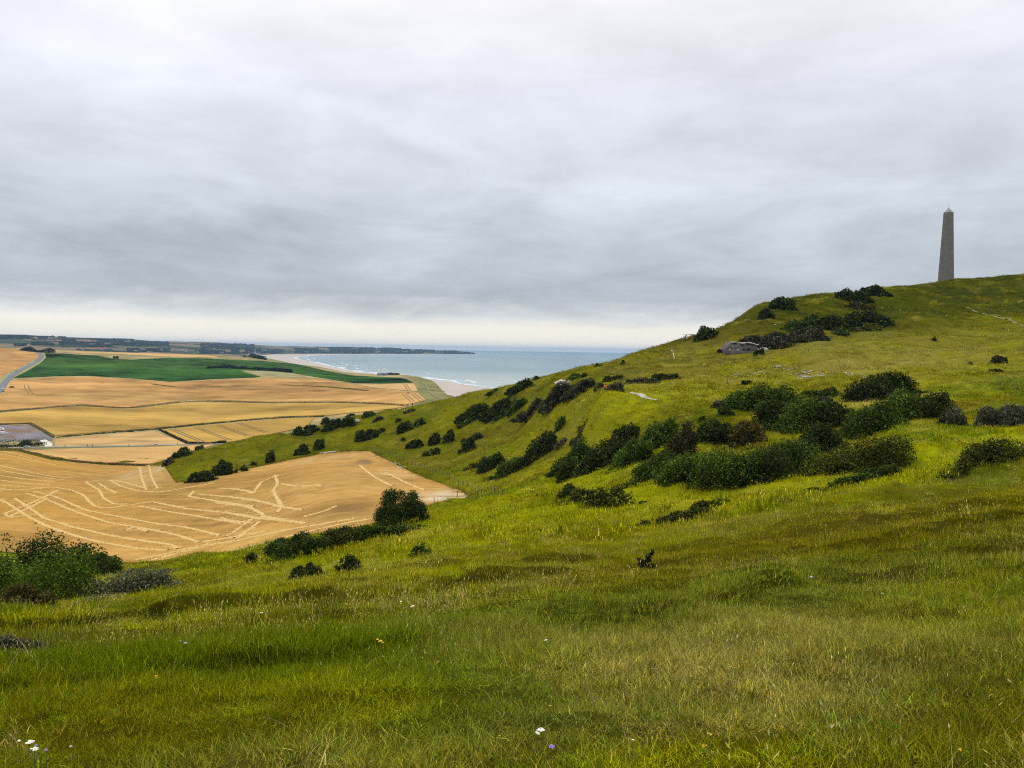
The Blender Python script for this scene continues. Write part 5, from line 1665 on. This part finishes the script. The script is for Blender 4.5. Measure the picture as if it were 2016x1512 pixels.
# ------------------------------------------------------------------ cars and vans on the roads
def paint(name, col):
    return simple(name, col, .04, .5, .35, .5)
P_WHITE = paint('white_paint', (.78, .78, .77)); P_BLACK = paint('black_paint', (.02, .02, .022)); P_SILVER = paint('silver_paint', (.48, .50, .52)); P_GREY = paint('grey_paint', (.16, .17, .18)); P_BLUE = paint('blue_paint', (.05, .10, .22))
M_GLASS = simple('car_glass', (.02, .025, .03), .1, 1, .15, .6)
M_TYRE = simple('tyre', (.012, .012, .012), .1, 3)
M_LAMP = simple('lamp_glass', (.6, .6, .58), .05, 3, .2, .5)


def vehicle(kind, name, label, px, py, colour, rot, group, mind=FD, grp_z=.65):
    az, d = hit_down(px, py, mind=mind)
    x0, y0 = az * d, d
    o = thing(name, label, 'van' if kind == 'van' else ('truck' if kind == 'truck' else 'car'), (x0, y0, float(ground(x0, y0, False)) + grp_z), group, rot)
    if kind == 'car':
        prof = [(-2.1, .35), (-2.15, .75), (-1.95, .95), (-1.55, 1.02), (-1.0, 1.45), (.45, 1.47), (1.15, 1.0), (1.9, .88), (2.12, .65), (2.1, .35)]; wdt = .86
        win = [(-.98, 1.38), (-1.42, 1.03), (1.0, 1.02), (.42, 1.40)]
    elif kind == 'van':
        prof = [(-2.5, .4), (-2.5, 2.2), (-2.4, 2.35), (1.2, 2.35), (1.9, 1.5), (2.5, 1.25), (2.6, .8), (2.6, .4)]; wdt = .98
        win = [(.5, 2.1), (.5, 1.45), (1.75, 1.45), (1.2, 2.1)]
    else:
        prof = [(-4.2, .7), (-4.2, 3.4), (1.9, 3.4), (1.9, 2.9), (2.2, 2.8), (3.6, 2.7), (3.9, 1.6), (3.9, .7)]; wdt = 1.2
        win = [(2.5, 2.5), (2.5, 1.7), (3.7, 1.7), (3.55, 2.5)]
    n = len(prof)
    v = []
    for sy, inset in ((-1, .0), (-1, .06), (1, .06), (1, .0)):
        pass
    rings = []
    for y_, k in ((-wdt, .93), (-wdt * .93, 1.0), (wdt * .93, 1.0), (wdt, .93)):
        rings.append([(x * (k if abs(k - 1) > 1e-6 else 1), y_ * (1 - .14 * max(0, (z - 1.0) / 1.4) if kind == 'car' else 1), .35 + (z - .35) * k if k < 1 else z) for x, z in prof])
    vv = np.concatenate([np.array(r) for r in rings]); f = []
    for k in range(3):
        for i in range(n):
            j = (i + 1) % n
            f.append((k * n + i, k * n + j, (k + 1) * n + j, (k + 1) * n + i))
    me = bpy.data.meshes.new('body')
    me.from_pydata([tuple(p) for p in vv], [], [tuple(q) for q in f] + [tuple(range(n - 1, -1, -1)), tuple(range(3 * n, 4 * n))])
    me.materials.append(colour)
    link('body', me, o)
    for s in (-1, 1):
        wv = np.array([(x, s * (wdt * .985 + .02) * (1 - .14 * max(0, (z - 1.0) / 1.4) if kind == 'car' else 1), z) for x, z in win] + [(x, s * (wdt - .06) * (1 - .14 * max(0, (z - 1.0) / 1.4) if kind == 'car' else 1), z) for x, z in win])
        wf = [(0, 1, 2, 3), (7, 6, 5, 4), (0, 4, 5, 1), (1, 5, 6, 2), (2, 6, 7, 3), (3, 7, 4, 0)]
        link('side_window', mk_mesh('side_window', wv, np.array(wf), None, False, M_GLASS), o)
        lx = prof[-2][0] - .12
        bv, bf = box(lx, lx + .16, s * wdt * .7 - .15, s * wdt * .7 + .15, .62, .78)
        link('headlight', mk_mesh('headlight', bv, bf, None, False, M_LAMP), o)
    if kind == 'car':
        ws = np.array([(1.17, -.70, 1.03), (1.17, .70, 1.03), (.50, .62, 1.46), (.50, -.62, 1.46)])
        ws2 = ws - np.array((.05, 0, .05))
        link('windscreen', mk_mesh('windscreen', np.concatenate([ws + np.array((.02, 0, .02)), ws2]), np.array([(0, 1, 2, 3), (7, 6, 5, 4), (0, 4, 5, 1), (1, 5, 6, 2), (2, 6, 7, 3), (3, 7, 4, 0)]), None, False, M_GLASS), o)
    wr = .32 if kind != 'truck' else .5
    wx = (prof[0][0] + .75, prof[-1][0] - .8)
    wm = None
    for x_ in wx:
        for s in (-1, 1):
            th = np.arange(14) / 14 * 2 * math.pi
            ra = [[(math.cos(a) * r_, yy, math.sin(a) * r_) for a in th] for r_, yy in ((wr * .5, -.11), (wr, -.09), (wr, .09), (wr * .5, .11))]
            if wm is None:
                wv, wf = lofted(ra); wm = mk_mesh('wheel', wv, wf, None, True, M_TYRE)
            wh = link('wheel', wm, o, (x_, s * wdt * .92, wr))
            rv = [[(math.cos(a) * wr * .5, yy, math.sin(a) * wr * .5) for a in th] for yy in (-.115, .115)]
            link('rim', mk_mesh('rim', *lofted(rv), None, False, P_SILVER), wh)
    return o


GC = 'vehicles on the main road'
vehicle('van', 'delivery_van', 'white van at the left edge on the nearest stretch of the main road', 6.5, 767.5, P_WHITE, math.radians(75), GC)
vehicle('car', 'parked_car', 'black car just behind the white van on the nearest stretch of the main road', 6.2, 772, P_BLACK, math.radians(75), GC)
vehicle('car', 'driving_car', 'left of two white cars side by side on the main road', 14.5, 738.8, P_WHITE, math.radians(60), GC)
vehicle('car', 'driving_car', 'right of two white cars side by side on the main road', 18.6, 739.3, P_WHITE, math.radians(60), GC)
vehicle('car', 'driving_car', 'small silver car just beyond the two white cars on the main road', 21, 735.3, P_SILVER, math.radians(55), GC)
vehicle('car', 'driving_car', 'black car alone in the middle of the main road', 32, 731.3, P_BLACK, math.radians(50), GC)
vehicle('van', 'driving_van', 'white van beyond the black car on the main road, before the bend', 50, 721.8, P_WHITE, math.radians(40), GC)
vehicle('truck', 'parked_truck', 'long white truck on the roadside below the bend of the main road', 62, 716.5, P_WHITE, math.radians(15), GC)
GL = 'vehicles on the lane'
vehicle('car', 'silver_car', 'silver white car driving along the lane below the wheat', 308.5, 879.2, P_SILVER, math.radians(2), GL, grp_z=.55)
vehicle('car', 'parked_car', 'pale grey car on the lane beside the black hedge', 53, 883.2, P_SILVER, math.radians(2), GL, grp_z=.55)
vehicle('van', 'parked_van', 'small white van on the bare earth lot, upper one', 1.5, 848, P_WHITE, math.radians(8), 'vehicles on the bare earth lot', grp_z=.2)
vehicle('van', 'parked_van', 'small white van on the bare earth lot, lower one', 7.5, 855, P_WHITE, math.radians(40), 'vehicles on the bare earth lot', grp_z=.2)

# cyclists / walkers on the lane as dark upright figures
for (px, py, lb) in ((172, 880.3, 'dark figure walking on the lane, left one of the close pair'), (182, 880.2, 'dark figure walking on the lane, right one of the close pair'), (254, 879, 'dark figure walking on the lane left of the silver car'),
                     (349, 877, 'dark figure on the lane near the end of the black hedge'), (128, 881, 'dark figure walking on the lane near the white chalk yard'), (10, 883.4, 'dark figure on the lane beside the black hedge at the left edge')):
    person(px, py, 1.75, lb, M_NAVY, M_BLACK, 1.5, bare=False, mind=FD, z_off=.5)

# ------------------------------------------------------------------ far houses, lighthouse
M_WALLW = simple('white_wall', (.62, .60, .56), .1, .1); M_ROOFR = simple('red_roof', (.30, .10, .06), .15, .1); M_ROOFG = simple('slate_roof', (.10, .10, .12), .15, .1)


def house(px, py, L_, W_, H_, rot, roofm, label, group, hit=None, scale=1.0):
    az, d = (hill_hit(px, py) if hit is None else hit)
    z = float(hill_z(np.array(az), np.array(d))) if hit is None else float(ground(az * d, d, False))
    o = thing('house', label, 'house', (az * d, d, z), group, rot)
    bv, bf = box(-L_ / 2, L_ / 2, -W_ / 2, W_ / 2, -2, H_)
    g = np.array([(-L_ / 2, 0, H_ + W_ * .45), (L_ / 2, 0, H_ + W_ * .45)])
    v = np.concatenate([bv, g]); f = [tuple(q) for q in bf if tuple(q) != (4, 5, 6, 7)] + [(4, 8, 7, 7), (5, 6, 9, 9)]
    link('walls', mk_mesh('walls', v, np.array(f), None, False, M_WALLW), o)
    e = .5
    rv = np.array([(-L_ / 2 - e, -W_ / 2 - e, H_ - .3), (L_ / 2 + e, -W_ / 2 - e, H_ - .3), (L_ / 2 + e, 0, H_ + W_ * .45 + .25), (-L_ / 2 - e, 0, H_ + W_ * .45 + .25), (L_ / 2 + e, W_ / 2 + e, H_ - .3), (-L_ / 2 - e, W_ / 2 + e, H_ - .3)])
    link('roof', mk_mesh('roof', rv, np.array([(0, 1, 2, 3), (3, 2, 4, 5)]), None, False, roofm), o)
    return o


rngh = np.random.default_rng(44)
VILL = [(163,690.5),(190,689.5),(196,690),(201,690.5),(205,690),(210,689),(216,690.2),(222,689.5),(229,690),(236,689.3),(241,690)]
ORD = ('first', 'second', 'third', 'fourth', 'fifth', 'sixth', 'seventh', 'eighth', 'ninth')
cnt = {True: 0, False: 0}
for i, (px, py) in enumerate(VILL):
    red = 190 <= px <= 206
    k = ORD[cnt[red]]; cnt[red] += 1
    house(px, py - 1.2, rngh.uniform(14, 20), rngh.uniform(9, 12), 6.5, rngh.uniform(-.6, .6), M_ROOFR if red else M_ROOFG,
          k + ' red-roofed house from the left in the far village below the hills' if red else k + ' dark-roofed white house from the left in the far village below the hills',
          'red-roofed houses of the far village' if red else 'dark-roofed houses of the far village')
for i, (px, py) in enumerate(((283,690.5),(318,691),(339,692),(347,692.5),(353,692.3),(366,694),(373,693),(389,696),(438,697))):
    house(px, py - 1, rngh.uniform(16, 24), 11, 6.5, rngh.uniform(-.5, .5), M_ROOFG, ORD[i] + ' tiny white house from the left in the scattered hamlet before the bay', 'houses of the scattered hamlet')
for i, (px, py) in enumerate(((499,699.5),(505,699.8),(509,700.2))):
    house(px, py - 1, 30, 16, 12, .3 * i, M_ROOFG, ('left', 'middle', 'right')[i] + ' one of the pale seafront buildings at the head of the beach', 'seafront buildings of the resort')
for i, (px, py, lb) in enumerate(((748,740.2,'left one of the low dark-roofed coast houses at the end of the green field'), (753,739.6,'middle one of the low dark-roofed coast houses at the end of the green field'), (759,739.8,'right one of the low dark-roofed coast houses at the end of the green field'))):
    hh = hit_down(px, py, mind=FD)
    house(px, py, 12, 7, 3, .2 * i, M_ROOFG, lb, 'coast houses beyond the green field', hit=hh)


def lighthouse():
    az, d = hill_hit(892, 691); z = float(hill_z(np.array(az), np.array(d)))
    o = thing('lighthouse', 'tiny pale lighthouse tower on the far cape across the bay', 'lighthouse', (az * d, d, z))
    link('tower', mk_mesh('tower', *tube((0, 0, -3), (0, 0, 26), 5, 3.6, 10), None, True, M_WALLW), o)
    link('gallery', mk_mesh('gallery', *tube((0, 0, 26), (0, 0, 27.5), 5.2, 5.2, 10), None, False, M_ROOFG), o)
    link('lantern', mk_mesh('lantern', *tube((0, 0, 27.5), (0, 0, 33), 3, .5, 10), None, False, M_ROOFG), o)
lighthouse()

# ------------------------------------------------------------------ wild flowers in the foreground
M_FW = simple('white_petals', (.80, .79, .70), .08, 30); M_FP = simple('lilac_petals', (.36, .24, .62), .12, 30); M_FY = simple('yellow_petals', (.80, .52, .03), .1, 30); M_FPK = simple('pale_lilac_petals', (.62, .55, .68), .1, 30)
M_STEM = simple('flower_stem', (.10, .13, .03), .2, 20)


def flower(px, py, kind, size, label, hgt=.17):
    a, d = hit_down(px, py)
    for _ in range(4):
        a, d = hit_down(px, py + hgt * F / d)
    x0, y0 = a * d, d; z0 = float(ground(x0, y0))
    zh = max(ZC + d * float(ray(px, py)[1]) - z0, .10)
    rng = np.random.default_rng(int(px + py))
    name, cat_, m = {'umbel': ('white_umbel', 'flower', M_FW), 'lilac': ('lilac_flower', 'flower', M_FP), 'globe': ('pale_flower', 'flower', M_FPK), 'yellow': ('yellow_flower', 'flower', M_FY)}[kind]
    o = thing(name, label, cat_, (x0, y0, z0), 'wild flowers in the foreground grass')
    R = size / F * d * .5
    tilt = rng.normal(0, .25, 2)
    parts = []
    if kind == 'umbel':
        for i in range(26):
            th = rng.uniform(0, 6.28); q = math.sqrt(rng.random()) * R * .85
            parts.append((dome_v * np.array((R * .24, R * .24, R * .16)) + np.array((math.cos(th) * q, math.sin(th) * q, -.12 * q * q / R + q * math.cos(th) * tilt[0])), dome_f))
    elif kind == 'yellow':
        for i in range(5):
            off = rng.normal(0, R * .55, 3)
            for k in range(5):
                th = k * 1.2566 + rng.random()
                parts.append((dome_v * np.array((R * .30, R * .22, R * .12)) + np.array((math.cos(th) * R * .25, math.sin(th) * R * .25, 0)) + off, dome_f))
    else:
        for i in range(30):
            dr = rng.normal(size=3); dr[2] = abs(dr[2]) * .8; dr /= np.linalg.norm(dr)
            parts.append((dome_v * R * .3 + dr * R * np.array((.75, .75, .55)), dome_f))
    v, f = joinm(parts)
    hd = link('flower_head', mk_mesh('flower_head', v, f, None, False, m), o, (0, 0, zh))
    st = [tube((rng.normal(0, .02), rng.normal(0, .02), -.05), (0, 0, zh), .003, .002, 5)]
    for i in range(4):
        th = rng.uniform(0, 6.28); zz = zh * rng.uniform(.15, .6)
        st.append(tube((0, 0, zz), (math.cos(th) * .05, math.sin(th) * .05, zz + .03), .003, .001, 4))
    v, f = joinm(st)
    link('stem', mk_mesh('stem', v, f, None, False, M_STEM), o)


FLOWERS = [
 (1064,1436,'umbel',17,'large white umbel in the centre of the near grass, above the lilac flower'),
 (1058,1443,'umbel',11,'smaller white umbel touching the lower left of the large central one'),
 (1085,1471,'lilac',13,'single bright lilac flower in the centre of the near grass'),
 (59,1460,'umbel',18,'white umbel in the lower left corner, upper one of two'),
 (68,1474,'umbel',16,'white umbel in the lower left corner, lower one of two'),
 (38,1458,'umbel',7,'small white flower left of the umbels in the lower left corner'),
 (71,1468,'lilac',6,'small lilac flower between the umbels in the lower left corner'),
 (91,1477,'lilac',7,'small lilac flower right of the umbels in the lower left corner'),
 (140,1470,'globe',6,'faint lilac flower right of the lower left corner'),
 (354,1302,'globe',6,'pale round flower on the dark bank, left one of two'),
 (365,1307,'globe',7,'pale round flower on the dark bank, right one of two'),
 (515,1212,'umbel',7,'small white flower on the meadow left of centre, upper one'),
 (505,1238,'umbel',7,'small white flower on the meadow left of centre, lower one'),
 (790,1184,'umbel',6,'tiny white flower on the mid meadow, left of a slightly larger one'),
 (812,1193,'umbel',9,'white flower on the mid meadow below the lone green bush'),
 (1074,1260,'umbel',8,'flat white flower in the near meadow right of centre'),
 (745,1266,'yellow',13,'yellow ragwort bloom on the dark bank left of centre'),
 (307,1343,'yellow',10,'small yellow bloom at the foot of the dark bank on the left'),
 (1396,1446,'yellow',8,'yellow flower in the near grass right of centre, upper one'),
 (1385,1467,'yellow',8,'yellow flower in the near grass right of centre, lower one'),
 (1425,1423,'yellow',6,'tiny yellow flower right of the pair in the near grass'),
 (1082,1390,'yellow',6,'tiny yellow flower above the large white umbel'),
 (1245,1456,'umbel',6,'tiny white flower between the lilac and the yellow flowers'),
 (1597,1140,'globe',7,'pale lilac flower on the bank at the right'),
 (1737,1169,'globe',6,'pale lilac flower on the right meadow'),
 (1887,1475,'yellow',8,'small yellow flower near the lower right corner'),
]
for fl in FLOWERS:
    flower(*fl)

# ------------------------------------------------------------------ grass
PROTO = bpy.data.collections.new('grass_kinds')      # not linked to the scene: only the tufts of the meadow use it


def tuft(name, n, R, hmin, hmax, w, segs, lean, seed, heads=0.0, headw=0.0):
    rng = np.random.default_rng(seed)
    vs, fs, cs = [], [], []
    o = 0
    for b in range(n):
        a = rng.uniform(0, 6.283); q = math.sqrt(rng.random()) * R
        p = np.array((math.cos(a) * q, math.sin(a) * q, -.02))
        h = rng.uniform(hmin, hmax) * (1 - .25 * q / R)
        da = rng.uniform(0, 6.283)
        dirv = np.array((math.cos(da), math.sin(da), 0)) * rng.uniform(.25, 1) * lean + np.array((math.cos(a), math.sin(a), 0)) * .3 * lean
        side = np.array((-math.sin(da + rng.normal() * .8), math.cos(da), 0)); side /= np.linalg.norm(side)
        tone = np.exp(rng.normal(.10, .50)) * np.array((1 + rng.normal(0, .12), 1, 1 + rng.normal(0, .2)))
        if rng.random() < .13:
            tone = np.array((2.7, 2.3, 7.0)) * rng.uniform(.6, 1.15)      # dead straw-coloured blade
        ww = w * rng.uniform(.6, 1.3)
        pts = []
        for k in range(segs + 1):
            u = k / segs
            pts.append((p + dirv * h * u * u + np.array((0, 0, h * (u - .22 * lean * u * u))), ww * (1 - u) ** .7))
        head = rng.random() < heads
        if head:
            ww *= .55
        for k, (c, wd) in enumerate(pts):
            if k == segs and not head:
                vs += [c, c]
            else:
                vs += [c - side * wd * .5, c + side * wd * .5]
            cs += [tone, tone]
        for k in range(segs):
            fs.append((o + 2 * k, o + 2 * k + 1, o + 2 * k + 3, o + 2 * k + 2))
        o += 2 * (segs + 1)
        if head:
            c = pts[-1][0]; dn = pts[-1][0] - pts[-2][0]; dn /= np.linalg.norm(dn)
            L_ = h * rng.uniform(.12, .2)
            vs += [c - dn * L_ * .3, c + dn * L_ * .35 - side * headw, c + dn * L_, c + dn * L_ * .35 + side * headw]
            ht = np.clip(tone, .7, 1.5) * np.array((1.15, 1.15, 1.3)); cs += [ht] * 4
            fs.append((o, o + 1, o + 2, o + 3)); o += 4
    me = mk_mesh(name, np.array(vs), np.array(fs), np.clip(np.array(cs), .2, 4), False, M_GRASS)
    ob = bpy.data.objects.new(name, me)
    PROTO.objects.link(ob)
    return ob


KN = [tuft('aa_near_tuft%d' % i, 60, .17, .05, .17, .0055, 3, .9, 20 + i) for i in range(5)]
KN += [tuft('ab_stalk_tuft%d' % i, 6, .16, .22, .42, .0028, 4, .35, 40 + i, 1.0, .0045) for i in range(3)]
KM = [tuft('ba_mid_tuft%d' % i, 46, .34, .08, .25, .011, 2, .75, 60 + i) for i in range(4)]
KM += [tuft('bb_stalk_mid%d' % i, 7, .4, .28, .55, .007, 2, .35, 80 + i, 1.0, .011) for i in range(2)]
KF = [tuft('ca_far_tuft%d' % i, 30, .95, .14, .42, .055, 2, .6, 100 + i) for i in range(4)]
KF += [tuft('cb_stalk_far%d' % i, 14, 1.0, .28, .62, .03, 2, .35, 120 + i, .7, .04) for i in range(1)]
KW = [tuft('da_weed%d' % i, 11, .05, .05, .12, .022, 3, 1.3, 140 + i) for i in range(2)]
KW += [tuft('db_dead_stem%d' % i, 4, .10, .25, .48, .0042, 4, 1.15, 150 + i, .6, .006) for i in range(2)]
# index order follows names (collection children are sorted by name)

TMAX = np.maximum.accumulate(TTAB, axis=1)
VIS = (TTAB >= TMAX - .012).astype(float)
SHR_XY = [(o.location.x, o.location.y, max(o.children[0].dimensions.x, o.children[0].dimensions.y) * .38) for o in bpy.data.objects if o.get('category') == 'bush' and o.children and o.location.y < 130]


def scatter(d0, d1, dens, seed, azlim=.80):
    rng = np.random.default_rng(seed)
    n = int(dens * azlim * (d1 * d1 - d0 * d0))
    d = np.sqrt(rng.uniform(d0 * d0, d1 * d1, n)); az = rng.uniform(-azlim, azlim, n)
    x = az * d
    ld = np.log(d)
    ok = ~inpoly(az, ld, STUB)
    ok &= lookup(VIS, az, ld) > .3
    return x[ok], d[ok], rng


PTS = {k: [] for k in ('x', 'y', 'z', 'idx', 'sx', 'sz', 'rot', 'tint', 'tilt')}


def add(x, y, idx, sx, sz, tint, rng, tilt=.15):
    n = len(x)
    PTS['x'].append(x); PTS['y'].append(y); PTS['z'].append(ground(x, y)); PTS['idx'].append(idx); PTS['sx'].append(sx); PTS['sz'].append(sz)
    PTS['rot'].append(rng.uniform(0, 6.283, n)); PTS['tint'].append(tint); PTS['tilt'].append(rng.normal(0, tilt, (n, 2)))


def tall(x, y):
    """how rank the grass stands: long in the lee of the banks, short on trodden ground"""
    t = .85 + 1.1 * fbm(x, y, 5.0, 3, 951) + .8 * fbm(x, y, 1.3, 2, 961)
    d = np.maximum(y, .5); az = x / d
    for (ba, bd, amp, L) in BANKS:
        if amp > .2:
            s = d - np.interp(az, ba, bd)
            t = t + .55 * np.exp(-((s / (.6 + .05 * d)) ** 2)) * sstep(ba[0], ba[0] + .05, az) * (1 - sstep(ba[-1] - .05, ba[-1], az))
    return np.clip(t, .35, 1.75)


def jit(t, rng, s=.22):
    return np.clip(t * np.exp(rng.normal(0, s, (len(t), 1))) * (1 + rng.normal(0, .06, t.shape)), .003, .8)


DEN = 1.0
x, y, rng = scatter(1.6, 15, 75 * DEN, 1, .95)
k = tall(x, y)
add(x, y, rng.integers(0, 5, len(x)), rng.uniform(.8, 1.35, len(x)) * (.8 + .25 * k), k * rng.uniform(.75, 1.2, len(x)), jit(vegcol(x, y), rng), rng)
x, y, rng = scatter(3.0, 22, 5.0, 2, .9)
kk = np.clip(.15 + 2.0 * fbm(x, y, 3.5, 2, 971), 0, 1); m = rng.random(len(x)) < kk; x = x[m]; y = y[m]
add(x, y, rng.integers(5, 8, len(x)), rng.uniform(.8, 1.2, len(x)), rng.uniform(.6, 1.1, len(x)), jit(np.tile(np.array((.42, .35, .13)), (len(x), 1)), rng), rng, .3)
x, y, rng = scatter(13, 72, 11 * DEN, 3, .85)
k = tall(x, y)
add(x, y, rng.integers(8, 12, len(x)), rng.uniform(.8, 1.3, len(x)), k * rng.uniform(.75, 1.15, len(x)), jit(vegcol(x, y), rng), rng)
x, y, rng = scatter(16, 75, 2.4, 4, .85)
kk = np.clip(.12 + 2.2 * fbm(x, y, 8, 2, 981), 0, 1); m = rng.random(len(x)) < kk; x = x[m]; y = y[m]
add(x, y, rng.integers(12, 14, len(x)), rng.uniform(.8, 1.3, len(x)), rng.uniform(.7, 1.1, len(x)), jit(np.tile(np.array((.38, .315, .11)), (len(x), 1)), rng), rng, .3)
x, y, rng = scatter(50, 170, 2.6 * DEN, 5)
k = tall(x, y)
add(x, y, rng.integers(14, 18, len(x)), rng.uniform(.7, 1.2, len(x)), k * rng.uniform(.8, 1.3, len(x)), jit(vegcol(x, y), rng), rng)
x, y, rng = scatter(165, 455, .42 * DEN, 6)
k = tall(x, y)
add(x, y, np.where(rng.random(len(x)) < .85, rng.integers(14, 18, len(x)), 18), rng.uniform(1.0, 1.7, len(x)), k * rng.uniform(.9, 1.7, len(x)), jit(vegcol(x, y), rng, .42), rng)
x, y, rng = scatter(2.5, 20, 3.0, 8, .9)
m = rng.random(len(x)) < np.clip(.3 + 2.0 * fbm(x, y, 2.0, 2, 1971), 0, 1); x = x[m]; y = y[m]
add(x, y, rng.integers(19, 21, len(x)), rng.uniform(.8, 1.5, len(x)), rng.uniform(.7, 1.3, len(x)), jit(np.tile(np.array((.10, .17, .02)), (len(x), 1)), rng, .3), rng, .25)
x, y, rng = scatter(2.5, 26, 2.6, 9, .9)
m = rng.random(len(x)) < np.clip(.3 + 1.6 * fbm(x, y, 3.0, 2, 1981), 0, 1); x = x[m]; y = y[m]
add(x, y, rng.integers(21, 23, len(x)), rng.uniform(.8, 1.3, len(x)), rng.uniform(.7, 1.2, len(x)), jit(np.tile(np.array((.46, .37, .15)), (len(x), 1)), rng, .3), rng, .35)
# rank tussocks, colour darkened to stand for shaded gaps, and pale dry clumps
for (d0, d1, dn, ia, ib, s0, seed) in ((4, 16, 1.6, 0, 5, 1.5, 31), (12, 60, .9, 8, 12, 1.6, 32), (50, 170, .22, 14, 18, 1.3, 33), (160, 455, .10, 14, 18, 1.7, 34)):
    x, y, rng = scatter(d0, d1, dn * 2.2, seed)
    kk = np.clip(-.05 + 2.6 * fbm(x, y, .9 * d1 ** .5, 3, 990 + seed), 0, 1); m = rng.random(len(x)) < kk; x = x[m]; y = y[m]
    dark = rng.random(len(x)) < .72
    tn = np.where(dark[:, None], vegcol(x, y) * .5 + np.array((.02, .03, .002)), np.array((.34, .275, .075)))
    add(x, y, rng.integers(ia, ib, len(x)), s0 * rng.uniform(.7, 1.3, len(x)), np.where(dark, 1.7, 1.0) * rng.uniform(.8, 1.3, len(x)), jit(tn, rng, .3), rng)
# rough grass along the rim of the mown field and along the fences
rng = np.random.default_rng(77)
ra = np.array(STUB); ii = rng.integers(0, len(ra) - 1, 9000); uu = rng.random((9000, 1))
q = ra[ii] * (1 - uu) + ra[ii + 1] * uu
d = np.exp(q[:, 1]); xx = q[:, 0] * d + rng.normal(0, .9, 9000); yy = d + rng.normal(0, 1.6, 9000)
m = (q[:, 0] > -.68) & (d < 420)
xx = xx[m]; yy = yy[m]
add(xx, yy, rng.integers(14, 18, len(xx)), rng.uniform(.5, .8, len(xx)), rng.uniform(.9, 1.9, len(xx)), jit(.6 * vegcol(xx, yy) + .4 * np.array((.17, .13, .04)), rng), rng)

P = {k: np.concatenate(v) for k, v in PTS.items()}
gm = bpy.data.meshes.new('meadow_grass')
n = len(P['x'])
gm.vertices.add(n)
gm.vertices.foreach_set('co', np.stack([P['x'], P['y'], P['z']], 1).astype(np.float32).ravel())
def attr(name, typ, arr, key):
    a = gm.attributes.new(name, typ, 'POINT')
    a.data.foreach_set(key, np.ascontiguousarray(arr).ravel())
attr('kind_index', 'INT', P['idx'].astype(np.int32), 'value')
attr('turn', 'FLOAT_VECTOR', np.stack([P['tilt'][:, 0], P['tilt'][:, 1], P['rot']], 1).astype(np.float32), 'vector')
attr('size', 'FLOAT_VECTOR', np.stack([P['sx'], P['sx'], P['sz']], 1).astype(np.float32), 'vector')
attr('tint', 'FLOAT_COLOR', np.concatenate([P['tint'], np.ones((n, 1))], 1).astype(np.float32), 'color')
grass = link('meadow_grass', gm, None, kind='stuff', label='long green and yellow meadow grass covering the whole hillside', category='grass')
ng = bpy.data.node_groups.new('grass_scatter', 'GeometryNodeTree')
ng.interface.new_socket('Geometry', in_out='INPUT', socket_type='NodeSocketGeometry')
ng.interface.new_socket('Geometry', in_out='OUTPUT', socket_type='NodeSocketGeometry')
gi = ng.nodes.new('NodeGroupInput'); go = ng.nodes.new('NodeGroupOutput')
ci = ng.nodes.new('GeometryNodeCollectionInfo'); ci.inputs['Collection'].default_value = PROTO
ci.inputs['Separate Children'].default_value = True; ci.inputs['Reset Children'].default_value = True
iop = ng.nodes.new('GeometryNodeInstanceOnPoints'); iop.inputs['Pick Instance'].default_value = True
def named(nm, dt):
    a = ng.nodes.new('GeometryNodeInputNamedAttribute'); a.data_type = dt; a.inputs['Name'].default_value = nm
    return a.outputs['Attribute']
e2r = ng.nodes.new('FunctionNodeEulerToRotation')
ng.links.new(named('turn', 'FLOAT_VECTOR'), e2r.inputs[0])
ng.links.new(gi.outputs[0], iop.inputs['Points']); ng.links.new(ci.outputs[0], iop.inputs['Instance'])
ng.links.new(named('kind_index', 'INT'), iop.inputs['Instance Index']); ng.links.new(e2r.outputs[0], iop.inputs['Rotation'])
ng.links.new(named('size', 'FLOAT_VECTOR'), iop.inputs['Scale']); ng.links.new(iop.outputs[0], go.inputs[0])
md = grass.modifiers.new('scatter', 'NODES'); md.node_group = ng
print('grass tufts', n)

# ------------------------------------------------------------------ haze over land and sea
def build_haze():
    v, f = box(-40600, 40600, -40600, 40600, -9.5, 200)
    m = bpy.data.materials.new('haze'); m.use_nodes = True
    t = NT(m.node_tree)
    p = t.n('ShaderNodeVolumePrincipled', {'Color': (.36, .60, .94, 1), 'Density': 3.3e-5, 'Anisotropy': 0.1})
    t.n('ShaderNodeOutputMaterial', {'Volume': p.outputs[0]})
    link('haze', mk_mesh('haze', v, f, None, False, m), kind='stuff', label='thin blue haze over the bay and far hills', category='haze')
build_haze()
